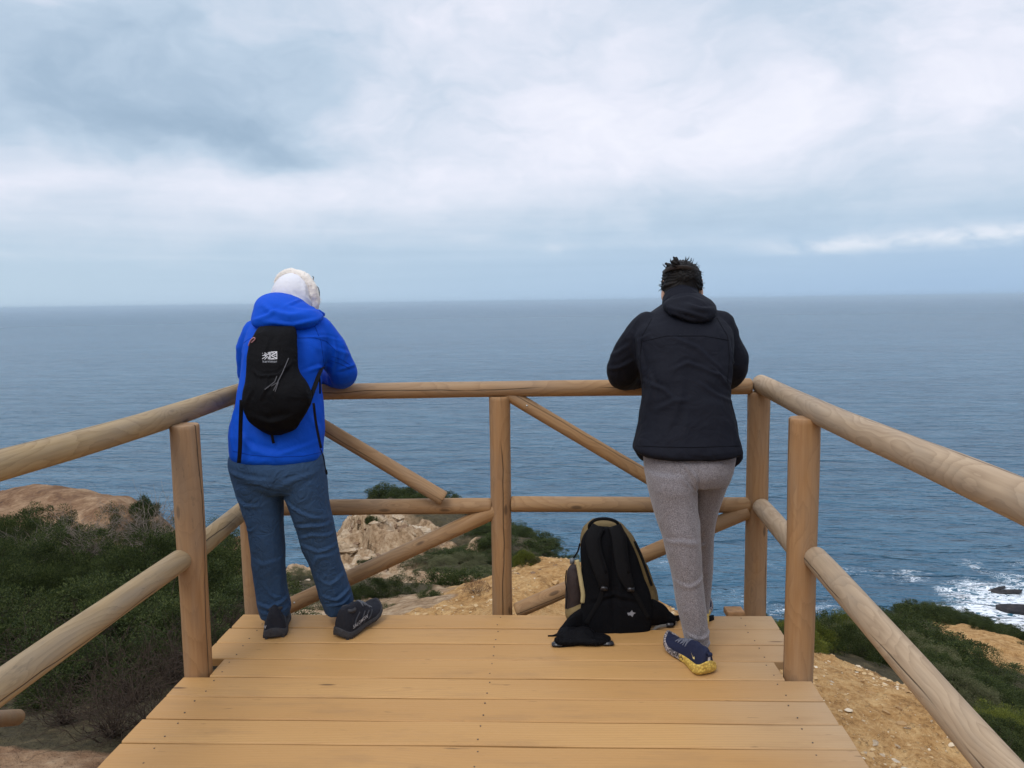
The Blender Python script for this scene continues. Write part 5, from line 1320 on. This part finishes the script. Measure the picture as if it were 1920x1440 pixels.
# left side pocket with bottle-mesh and pale piping
pk = fuse([plof([(1152, 1063, 1092, 3.50, .05), (1140, 1060, 1094, 3.50, .065), (1110, 1061, 1093, 3.505, .070), (1085, 1062, 1090, 3.51, .068), (1070, 1064, 1086, 3.515, .055), (1062, 1070, 1082, 3.52, .035)], 28, 2.5)], .006, 4)
sp = obj('side_pocket', pk[0] + pk[2] * (.005 * fbm(pk[0] * 14, 3, 8))[:, None], pk[1], M_MESHP, bp)
ph = fuse([plof([(1158, 1062, 1092, 3.47, .045), (1148, 1060, 1096, 3.47, .06), (1136, 1066, 1098, 3.47, .055), (1128, 1080, 1098, 3.47, .04)], 28, 2.5)], .006, 4)
obj('pocket_base', ph[0] + ph[2] * (.004 * fbm(ph[0] * 18, 3, 9))[:, None], ph[1], M_OLIVE, sp)
v, fc = ribbon([P(1082, 1050, 3.43), P(1086, 1070, 3.425), P(1090, 1095, 3.415), P(1093, 1115, 3.41), P(1092, 1130, 3.41)], .017, .010, (1, .3, 0), 4); obj('piping', v, fc, M_KHAKI, rb)
v, fc = ribbon([P(1190, 1015, 3.47), P(1203, 1045, 3.45), P(1214, 1075, 3.44), P(1222, 1098, 3.43)], .010, .008, (1, .3, 0), 4); obj('piping', v, fc, M_WEB, rb)
v, fc = tube([P(1062, 1070, 3.44), P(1060, 1090, 3.44), P(1063, 1110, 3.44), P(1062, 1140, 3.44)], .0025, 6, k=3); obj('elastic_cord', v, fc, M_WEB, sp)
v, fc = tube([P(1087, 1020, 3.47), P(1083, 1035, 3.46), P(1076, 1045, 3.46), P(1074, 1054, 3.46)], .004, 8, k=3); obj('compression_strap', v, fc, M_WEB, rb)
q = P(1073, 1052, 3.455); v, fc = box(q, (.022, .012, .028), None, .003); obj('buckle', v, fc, plain('grey_buckle', (.12, .14, .16), .4), rb)
# embroidered emblem: small four-pointed bird-like star
pbv = BVHTree.FromPolygons([Vector(v) for v in pV], pF)
em = [(1176, 1149), (1181, 1148.5), (1185, 1144), (1187, 1148), (1192, 1149), (1188, 1152), (1186, 1157), (1182, 1153.5), (1178, 1154)]
cen = (1183.5, 1150.5)
V = np.array([project([p], lambda u, v: P(u, v, 3.1), pbv, ray(*p), .002)[0] for p in em + [cen]]); obj('emblem', V, [(i, (i + 1) % 9, 9) for i in range(9)], M_LOGO2, pn, smooth=False)
P = P_plain
# ------------------------------------------------------------------ rocks and plants
def leaf_cloud(seed, n_clump, per, rx, rz, leaf, width, clump_r, lump=.25, shell=.75, droop=0.0, up=.35):
    """many small leaf blades in clumps through a lumpy dome; local base at z = 0"""
    r = np.random.default_rng(seed)
    d = r.normal(0, 1, (n_clump, 3)); d[:, 2] = np.abs(d[:, 2]) * .9 + .02; d /= np.linalg.norm(d, axis=1)[:, None]
    rad = shell + (1 - shell) * r.random(n_clump) ** .5
    rad = np.where(r.random(n_clump) < .18, rad * r.uniform(.45, .8, n_clump), rad)
    lm = 1 + lump * fbm(d * 2.1 + seed, 3, seed) * 1.6
    c = d * (rad * lm)[:, None] * np.array([rx, rx, rz])
    cr = clump_r * r.uniform(.6, 1.35, n_clump)
    idx = np.repeat(np.arange(n_clump), per)
    off = r.normal(0, 1, (len(idx), 3)); off /= np.linalg.norm(off, axis=1)[:, None]
    p = c[idx] + off * (cr[idx] * r.random(len(idx)) ** .45)[:, None]
    dirn = off * .8 + d[idx] * .7 + r.normal(0, .35, off.shape); dirn[:, 2] += up - droop; dirn /= np.linalg.norm(dirn, axis=1)[:, None]
    s = np.cross(dirn, r.normal(0, 1, off.shape)); s /= np.linalg.norm(s, axis=1)[:, None] + 1e-9
    L = leaf * r.uniform(.6, 1.4, len(idx)); W = width * r.uniform(.7, 1.3, len(idx))
    bend = np.cross(dirn, s) * (L * .18)[:, None]
    V = np.stack([p, p + dirn * (L * .5)[:, None] + s * W[:, None] * .5 + bend * .5, p + dirn * L[:, None] - bend * .2, p + dirn * (L * .5)[:, None] - s * W[:, None] * .5 + bend * .5], 1).reshape(-1, 3)
    keep = (V[:, 2].reshape(-1, 4).min(1) > -.12 * rz)
    Fq = np.arange(len(V)).reshape(-1, 4)[keep]
    return V, Fq, c


def stems(seed, tips, n, r0=.014, zbase=-.15):
    r = np.random.default_rng(seed); ps = []
    for i in r.choice(len(tips), min(n, len(tips)), replace=False):
        t = tips[i]; b = np.array([r.normal(0, .06), r.normal(0, .06), zbase]); m = (b + t) / 2 + r.normal(0, .07, 3) * np.linalg.norm(t)
        ps.append(tube([b, m * .6 + b * .4, m, t], [r0, r0 * .75, r0 * .55, r0 * .2], 5, k=2))
    return join(*ps)


M_LEAF = leaf_mat('juniper_foliage', (.011, .019, .005), (.038, .056, .014), (.125, .140, .042))
M_LEAFG = leaf_mat('grey_green_foliage', (.055, .060, .026), (.110, .115, .052), (.21, .20, .105))
M_LEAFY = leaf_mat('yellow_green_foliage', (.055, .070, .010), (.115, .135, .022), (.22, .22, .045))
M_LEAFB = leaf_mat('dead_brown_foliage', (.085, .040, .022), (.16, .080, .042), (.26, .15, .085), .1)
M_TWIG = plain('dark_twigs', (.055, .040, .030), .9, .1, .4, 30)
M_TWIGP = plain('pale_dead_twigs', (.20, .165, .135), .9, .1, .4, 30)


def make_shrub(kind, seed, mat, n_clump, per, rx, rz, leaf, width, clump_r, **k):
    V, Fq, c = leaf_cloud(seed, n_clump, per, rx, rz, leaf, width, clump_r, **k)
    me = mesh_of('foliage', V, Fq, False); me.materials.append(mat)
    sv, sf = stems(seed, c, 26); ms = mesh_of('stem', sv, sf); ms.materials.append(M_TWIG)
    return me, ms


VAR = {
    'near': [make_shrub('n', 200 + i, M_LEAF, 120, 230, .95, .90, .036, .014, .150, lump=.65, shell=.62, up=.12) for i in range(3)],
    'low': [make_shrub('l', 210 + i, M_LEAF, 100, 110, .95, .60, .070, .028, .19, lump=.6, shell=.65, up=.12) for i in range(3)],
    'grey': [make_shrub('g', 220 + i, M_LEAFG, 240, 90, .95, .80, .045, .012, .14, lump=.3) for i in range(2)],
    'yellow': [make_shrub('y', 230 + i, M_LEAFY, 220, 90, .95, .75, .060, .012, .13, lump=.3, up=.7) for i in range(2)],
    'dead': [make_shrub('d', 240, M_LEAFB, 90, 60, .8, .9, .045, .010, .15, lump=.5)],
}


def bare_bush(seed, mat, n=46, spread=1.0, hgt=.8, r0=.008):
    r = np.random.default_rng(seed); ps = []
    for i in range(n):
        a = r.uniform(0, 2 * math.pi); el = r.uniform(.25, 1.35); L = r.uniform(.5, 1.0)
        d = np.array([math.cos(a) * math.cos(el) * spread, math.sin(a) * math.cos(el) * spread, math.sin(el) * hgt]) * L
        p = [np.array([0, 0, -.1])]
        for k in range(1, 5): p.append(d * k / 4 + r.normal(0, .05, 3) * k / 2)
        ps.append(tube(p, [r0, r0 * .8, r0 * .6, r0 * .45, r0 * .25], 4, k=2))
        for j in range(7):
            k = r.integers(1, 5); b = p[k]; e = b + (d / L) * r.uniform(.1, .25) + r.normal(0, .13, 3)
            ps.append(tube([b, (b + e) / 2 + r.normal(0, .02, 3), e], [r0 * .45, r0 * .35, r0 * .15], 3))
    return join(*ps)


BARE = []
for i, mt in ((0, M_TWIG), (1, M_TWIG), (2, M_TWIGP)):
    v, f = bare_bush(300 + i, mt); me = mesh_of('twigs', v, f); me.materials.append(mt); BARE.append(me)

SHRUBS = []


def shrub(pos, size, kind, label, cat='shrub', group=None, name='shrub', sq=1.0, i=None):
    vs = VAR[kind]; me, ms = vs[(len(SHRUBS) if i is None else i) % len(vs)]
    rz = RNG.uniform(0, 6.28)
    o = bpy.data.objects.new(name, None); COL.objects.link(o); o.location = tuple(pos); o.rotation_euler = (0, 0, rz); o.scale = (size, size, size * sq)
    o.empty_display_size = .2; tag(o, label, cat, group)
    f = bpy.data.objects.new('foliage', me); COL.objects.link(f); f.parent = o
    s = bpy.data.objects.new('stem', ms); COL.objects.link(s); s.parent = o
    SHRUBS.append((np.array(pos), size)); return o


def at_xy(x, y): return np.array([x, y, height([[x, y]])[0]])


def inside(poly, u, v):
    c = False; j = len(poly) - 1
    for i in range(len(poly)):
        (x1, y1), (x2, y2) = poly[i], poly[j]
        if (y1 > v) != (y2 > v) and u < (x2 - x1) * (v - y1) / (y2 - y1) + x1: c = not c
        j = i
    return c


def fill(poly, n, size_px, kinds, label, group, dmin=3.5, minsep=.55, name='shrub', sq=.9, cap=(.25, 1.3), lab2=None):
    us, vs = [p[0] for p in poly], [p[1] for p in poly]; placed = []; tries = 0
    while len(placed) < n and tries < n * 60:
        tries += 1; u, v = RNG.uniform(min(us), max(us)), RNG.uniform(min(vs), max(vs))
        if not inside(poly, u, v): continue
        q = hit(u, v, dmin)
        if q is None: continue
        s = float(np.clip(RNG.uniform(*size_px) / F * q[1], *cap))
        if any(np.linalg.norm((q - p)[:2]) < minsep * (s + t_) for p, t_ in placed): continue
        placed.append((q, s)); k = kinds[int(RNG.integers(len(kinds)))]
        shrub(q + np.array([0, 0, -.06 * s]), s, k, label if not lab2 else lab2.get(k, label), group=group, name=name, sq=sq * RNG.uniform(.8, 1.15))
    return placed


# thicket below the open side of the deck
fill([(-120, 1040), (120, 1040), (300, 1030), (480, 1050), (480, 1130), (330, 1170), (-120, 1170)], 30, (70, 130), ['near'], 'dense dark green juniper shrub in the thicket below the bare brown mound', 'juniper shrubs in the thicket beside the deck', 7.5, .50, 'juniper_shrub', 1.0, (.35, .95))
fill([(-120, 1170), (480, 1170), (400, 1260), (250, 1320), (-120, 1250)], 14, (150, 230), ['near'], 'dense dark green juniper shrub in the thicket below the bare brown mound', 'juniper shrubs in the thicket beside the deck', 4.5, .5, 'juniper_shrub', .7, (.45, .95))
for (u, v, s) in ((250, 1330, .62), (330, 1290, .6), (150, 1300, .7), (60, 1290, .7), (290, 1380, .5), (210, 1390, .5), (390, 1240, .55), (120, 1370, .42), (420, 1210, .6), (20, 1230, .7), (180, 1240, .7)):
    q = hit(u, v, 3.0)
    if q is None: continue
    o = bpy.data.objects.new('bare_bush', BARE[int(RNG.integers(2))]); COL.objects.link(o); o.location = tuple(q); o.rotation_euler = (0, 0, RNG.uniform(0, 6)); o.scale = (s, s, s)
    tag(o, 'leafless tangle of dark dry twigs under the juniper thicket', 'bush', 'leafless bushes under the thicket')
for (u, v, s) in ((285, 1010, .9), (170, 1025, .8), (60, 1030, .7)):
    q = hit(u, v + 60, 8.0); o = bpy.data.objects.new('dead_branches', BARE[2]); COL.objects.link(o); o.location = tuple(q + np.array([0, 0, .35])); o.rotation_euler = (0, 0, RNG.uniform(0, 6)); o.scale = (s, s, s * 1.3)
    tag(o, 'pale leafless dead branches sticking out of the thicket top', 'dead branches', 'dead branches in the thicket')
q = hit(520 - 255, 985, 15); q = hit(268, 985, 15)
if q is not None: shrub(q, .55, 'low', 'single small round shrub on the edge of the bare brown mound', sq=1.2)

# promontory: the shrubs that stand apart
for (u, v, sp, kind, lab, sq) in ((718, 1120, 62, 'near', 'round dark shrub on the pale slope just below the lower left brace', .85), (655, 1128, 34, 'near', 'small dark shrub left of the round one under the lower left brace', .8), (700, 1150, 40, 'near', 'low dark shrub at the foot of the pale slope by the deck edge', .6),
                                  (843, 1094, 48, 'low', 'flat dark shrub beside the reddish dead bush behind the deck', .8), (806, 1122, 28, 'low', 'small spreading shrub at the lip of the ochre ledge', .6), (695, 1030, 28, 'low', 'small dark shrub on the white rocks of the promontory', .9),
                                  (697, 975, 14, 'low', 'tiny dark shrub on the upper rock face of the promontory', 1.3), (565, 1095, 42, 'grey', 'grey green scrub seen between the blue trousers', .5), (535, 1055, 22, 'low', 'small shrub on the rock behind the left knee in blue trousers', .8), (600, 1142, 40, 'grey', 'thin dry scrub under the brace near the hiking shoe', .5), (985, 1070, 26, 'yellow', 'yellow green bush on the ochre bank right of the middle post', 1.3), (1000, 1064, 17, 'grey', 'dry grey green bush on top of the ochre bank', 1.2)):
    q = hit(u, v, 5.5)
    if q is not None: shrub(q, sp / F * q[1], kind, lab, sq=sq)
q = hit(893, 1122, 5.5); shrub(q, 34 / F * q[1], 'dead', 'reddish brown dead bush just left of the middle railing post', cat='dead bush', name='dead_bush', sq=1.1)
fill([(655, 935), (740, 922), (900, 940), (905, 975), (800, 955), (700, 945)], 16, (24, 42), ['low'], 'dark low shrub on the far top of the promontory', 'shrubs on the promontory top', 25, .4, 'shrub', .7, (.5, 1.6))
fill([(905, 985), (960, 965), (1065, 1050), (1100, 1110), (985, 1060), (900, 1050), (830, 1035), (850, 1010)], 40, (26, 48), ['low', 'low', 'near'], 'dark low shrub on the steep green side of the promontory', 'shrubs on the green side of the promontory', 14, .4, 'shrub', .6, (.5, 1.5))

fill([(800, 1035), (920, 1045), (905, 1092), (815, 1075), (770, 1030)], 20, (22, 40), ['grey', 'low', 'grey'], 'grey green dry scrub on the hollow slope behind the middle post', 'dry scrub behind the middle post', 9, .45, 'shrub', .55, (.2, .8))

# headland beyond the open deck corner
fill([(1480, 1195), (1560, 1200), (1590, 1240), (1480, 1235)], 4, (50, 70), ['yellow'], 'bright yellow green bush just beyond the near grey railing post', 'yellow green bushes beyond the deck', 6.5, .45, 'bush', .95, (.25, .5))
fill([(1570, 1195), (1680, 1200), (1700, 1280), (1600, 1250)], 5, (60, 90), ['grey', 'grey', 'near'], 'grey green rounded bush beyond the ochre ground', 'grey green bushes beyond the ochre ground', 6.5, .45, 'bush', .9, (.3, .6))
fill([(1650, 1240), (1740, 1240), (1800, 1340), (1720, 1330)], 6, (60, 95), ['near', 'grey'], 'dark shrub on the brink of the ochre ground under the sloping rail', 'shrubs on the brink of the ochre ground', 5.8, .4, 'shrub', .7, (.25, .5))
fill([(1640, 1185), (1730, 1190), (1780, 1235), (1850, 1290), (1925, 1310), (1925, 1340), (1800, 1330), (1690, 1270)], 26, (50, 85), ['near', 'near', 'low'], 'dense green shrub on the slope below the bare path', 'shrubs on the slope below the bare path', 7.5, .42, 'shrub', .62, (.35, .8))
fill([(1680, 1162), (1750, 1152), (1830, 1184), (1940, 1222), (1940, 1232), (1830, 1196), (1740, 1176)], 30, (24, 40), ['low', 'near'], 'dark shrub along the sea edge above the breaking waves', 'shrubs along the sea edge', 15, .4, 'shrub', .62, (.3, .7))
fill([(1830, 1370), (1925, 1370), (1925, 1445), (1870, 1440)], 5, (90, 120), ['near', 'yellow'], 'green shrub beside the ochre ground below the sloping middle rail', 'shrubs beside the ochre ground', 3.8, .4, 'shrub', .7, (.25, .45))
fill([(1460, 1180), (1500, 1180), (1500, 1215), (1465, 1215)], 3, (36, 52), ['near'], 'dark shrub showing between the deck corner and the grey railing post', 'shrubs at the deck corner', 6.2, .3, 'shrub', .8, (.2, .4))


# ---- loose rocks: cut hulls, one mesh each kind, copied
def rock_mesh(seed, flat=.6):
    r = np.random.default_rng(seed); bm = bmesh.new()
    for _ in range(26):
        p = r.normal(0, 1, 3); p /= np.linalg.norm(p); p *= r.uniform(.8, 1.1); bm.verts.new((p[0], p[1] * .8, p[2] * flat))
    bmesh.ops.convex_hull(bm, input=bm.verts[:])
    for v in [v for v in bm.verts if not v.link_faces]: bm.verts.remove(v)
    bmesh.ops.subdivide_edges(bm, edges=bm.edges[:], cuts=3, use_grid_fill=True)
    V = np.array([v.co[:] for v in bm.verts]); n = fbm(V * 2.2 + seed, 4, seed)
    for v, q, k in zip(bm.verts, V, n): v.co = Vector(q * (1 + .16 * k))
    me = bpy.data.meshes.new('rock'); bm.to_mesh(me); bm.free(); return me


M_ROCK = rock_mat('pale_limestone', (.17, .115, .070), (.40, .30, .195), (.60, .53, .43), 1.0)  # darkest tone deepened to paint crevice shade into the stone
M_DROCK = rock_mat('wet_black_rock', (.012, .012, .014), (.030, .028, .030), (.075, .065, .060), .5)
RK = [rock_mesh(400 + i, f) for i, f in enumerate((.55, .4, .7))]
for m_ in RK: m_.materials.append(M_ROCK)
def rock(u, v, sp, lab, group=None, dmin=8, sc=(1, 1, 1), name='rock', mat=None):
    q = hit(u, v, dmin)
    if q is None: return
    s = sp / F * q[1]; o = bpy.data.objects.new(name, RK[int(RNG.integers(3))]); COL.objects.link(o); o.location = tuple(q - np.array([0, 0, .25 * s])); o.scale = (s * sc[0], s * sc[1], s * sc[2]); o.rotation_euler = (RNG.uniform(-.25, .25), RNG.uniform(-.25, .25), RNG.uniform(0, 6)); return tag(o, lab, 'rock', group)
rock(690, 1060, 34, 'flat white slab of rock on the promontory above the lower left brace', sc=(1.4, .8, .45))
rock(655, 932, 12, 'squarish rock at the far tip of the promontory', sc=(1, 1, 1.3), dmin=25)
rock(785, 995, 26, 'pale ledge of rock beside the path on the promontory', sc=(1.4, .8, .5), dmin=14)
rock(1722, 1158, 9, 'small pale rock between the shrubs at the sea edge', dmin=12)
for i in range(110):
    u, v = RNG.uniform(560, 830), RNG.uniform(955, 1075)
    if u < 640 and v < 1020: continue
    if v > 1045 and u > 700: continue
    rock(u, v, RNG.uniform(4, 19), 'pale broken limestone block on the rocky face of the promontory', 'limestone blocks on the promontory', 12, (RNG.uniform(.8, 1.6), RNG.uniform(.7, 1.2), RNG.uniform(.6, 1.2)))
for i in range(16):
    rock(RNG.uniform(530, 720), RNG.uniform(1080, 1148), RNG.uniform(5, 15), 'pale stone lying on the slope just below the deck', 'stones on the slope below the deck', 7.5, (1.2, .9, .6))

M_BROCK = rock_mat('brown_shade_limestone', (.075, .045, .028), (.20, .125, .075), (.36, .26, .17), 1.0)  # darker brown paints crevice shade onto extra blocks among the pale ones
RB = [m_.copy() for m_ in RK]
for m_ in RB: m_.materials.clear(); m_.materials.append(M_BROCK)
RK0, RK = RK, RB
for i in range(46):
    u, v = RNG.uniform(620, 760), RNG.uniform(960, 1050)
    rock(u, v, RNG.uniform(5, 15), 'brown block on the rocky face of the promontory, coloured dark as crevice shade', 'brown blocks on the promontory', 14, (RNG.uniform(.8, 1.5), RNG.uniform(.7, 1.2), RNG.uniform(.7, 1.4)))
for i in range(10):
    rock(RNG.uniform(930, 1050), RNG.uniform(1062, 1090), RNG.uniform(4, 11), 'brown stone on the ochre bank behind the middle post', 'stones on the ochre bank', 5.5, (1.2, .9, .7))
RK = RK0

# ---- gravel: pebbles on the ochre ground (uncountable)
def gravel():
    t = RK[0]; base = []
    for s in (500, 501, 502):
        r = np.random.default_rng(s); bm = bmesh.new()
        for _ in range(11):
            p = r.normal(0, 1, 3); p /= np.linalg.norm(p); bm.verts.new((p[0], p[1] * .75, p[2] * .5))
        bmesh.ops.convex_hull(bm, input=bm.verts[:])
        for v in [v for v in bm.verts if not v.link_faces]: bm.verts.remove(v)
        bmesh.ops.triangulate(bm, faces=bm.faces[:]); bm.verts.index_update()
        base.append((np.array([v.co[:] for v in bm.verts]), np.array([[v.index for v in f.verts] for f in bm.faces]))); bm.free()
    pts = []
    X = np.c_[RNG.uniform(1.2, 4.2, 11000), RNG.uniform(2.6, 6.6, 11000)]; X2 = np.c_[RNG.uniform(-1.3, 2.2, 4000), RNG.uniform(4.2, 8.2, 4000)]
    X = np.vstack([X, X2]); c = classes(X); X = X[(c[:, 0] > .5) & (RNG.random(len(X)) < .30 + .8 * (fbm(np.c_[X * 1.3, np.zeros(len(X))], 3, 77) > 0))]
    z = height(X); V, T, n = [], [], 0
    for i in range(len(X)):
        b, f = base[i % 3]; s = .0070 * math.exp(RNG.normal(0, .70)); s = min(s, .05); a = RNG.uniform(0, 6.28); R = np.array([[math.cos(a), -math.sin(a), 0], [math.sin(a), math.cos(a), 0], [0, 0, 1]])
        V.append(b * s @ R.T + np.array([X[i, 0], X[i, 1], z[i] + s * .1])); T.append(f + n); n += len(b)
    m, t, bb = newmat('gravel_stone'); isl = t.add('ShaderNodeNewGeometry').outputs['Random Per Island']
    t.put(bb.inputs['Base Color'], t.ramp(isl, [(0, (.24, .13, .05)), (.4, (.42, .26, .11)), (.75, (.50, .35, .18)), (1, (.62, .53, .40))])); t.put(bb.inputs['Roughness'], .9)
    o = obj('gravel', np.vstack(V), np.vstack(T), m, None, False); tag(o, kind='stuff')
gravel()
for i, (u, v, s) in enumerate(((1690, 1440, .075), (1676, 1424, .05), (1664, 1418, .045), (1636, 1400, .05), (1650, 1405, .04), (1680, 1398, .032), (1700, 1376, .03), (1748, 1362, .03), (1628, 1425, .045), (1720, 1440, .04), (1722, 1350, .025), (1560, 1290, .03))):
    q = hit(u, v, 3.2)
    if q is None: continue
    o = bpy.data.objects.new('stone', RK[i % 3]); COL.objects.link(o); o.location = tuple(q - np.array([0, 0, s * .2])); o.scale = (s, s * .8, s * .5); o.rotation_euler = (0, 0, RNG.uniform(0, 6)); tag(o, 'pale flat stone on the ochre ground beside the deck edge', 'stone', 'stones on the ochre ground')

# ---- timber end on the ground and wet rocks in the surf
q0, q1 = P(32, 1345, 3.6), P(-60, 1352, 3.2)
D = q1 - q0; D /= np.linalg.norm(D); v, f = tube([q0, q0 + D * .5, q0 + D * 1.4], .038, 24, round_ends=False)
o = obj('timber_log', v, f, M_BRACE); tag(o, 'cut end of a round timber log sticking out under the thicket', 'log')
def sea_rock(u, v, sx, sy, sz, lab, rz):
    q = G(u, v, SEA); me = RK[1].copy(); me.materials.clear(); me.materials.append(M_DROCK); o = bpy.data.objects.new('sea_rock', me); COL.objects.link(o); o.location = tuple(q + np.array([0, 0, .1])); o.scale = (sx, sy, sz); o.rotation_euler = (.05, -.12, rz); tag(o, lab, 'rock')
sea_rock(1908, 1148, 4.0, 1.6, 3.0, 'long wet black rock in the white surf', -.5)
sea_rock(1885, 1112, 3.0, .9, 1.2, 'thin dark rock ridge awash behind the long black one', -.2)
sea_rock(1868, 1106, 2.2, .6, .7, 'smallest dark rock breaking the foam', .2)
# ------------------------------------------------------------------ sea haze
def haze():
    m = bpy.data.materials.new('haze'); m.use_nodes = True; nt = m.node_tree; nt.nodes.clear()
    out = nt.nodes.new('ShaderNodeOutputMaterial'); v = nt.nodes.new('ShaderNodeVolumePrincipled')
    v.inputs['Color'].default_value = (.66, .83, .97, 1); v.inputs['Density'].default_value = 1.4e-4; v.inputs['Anisotropy'].default_value = .2
    nt.links.new(v.outputs[0], out.inputs['Volume'])
    b = 26500.0; z0, z1 = SEA - 9.5, 12.0
    V, Fc = box((0, 0, (z0 + z1) / 2), (2 * b, 2 * b, z1 - z0)); o = obj('haze', V, Fc, m, None, False); tag(o, kind='stuff')


haze()
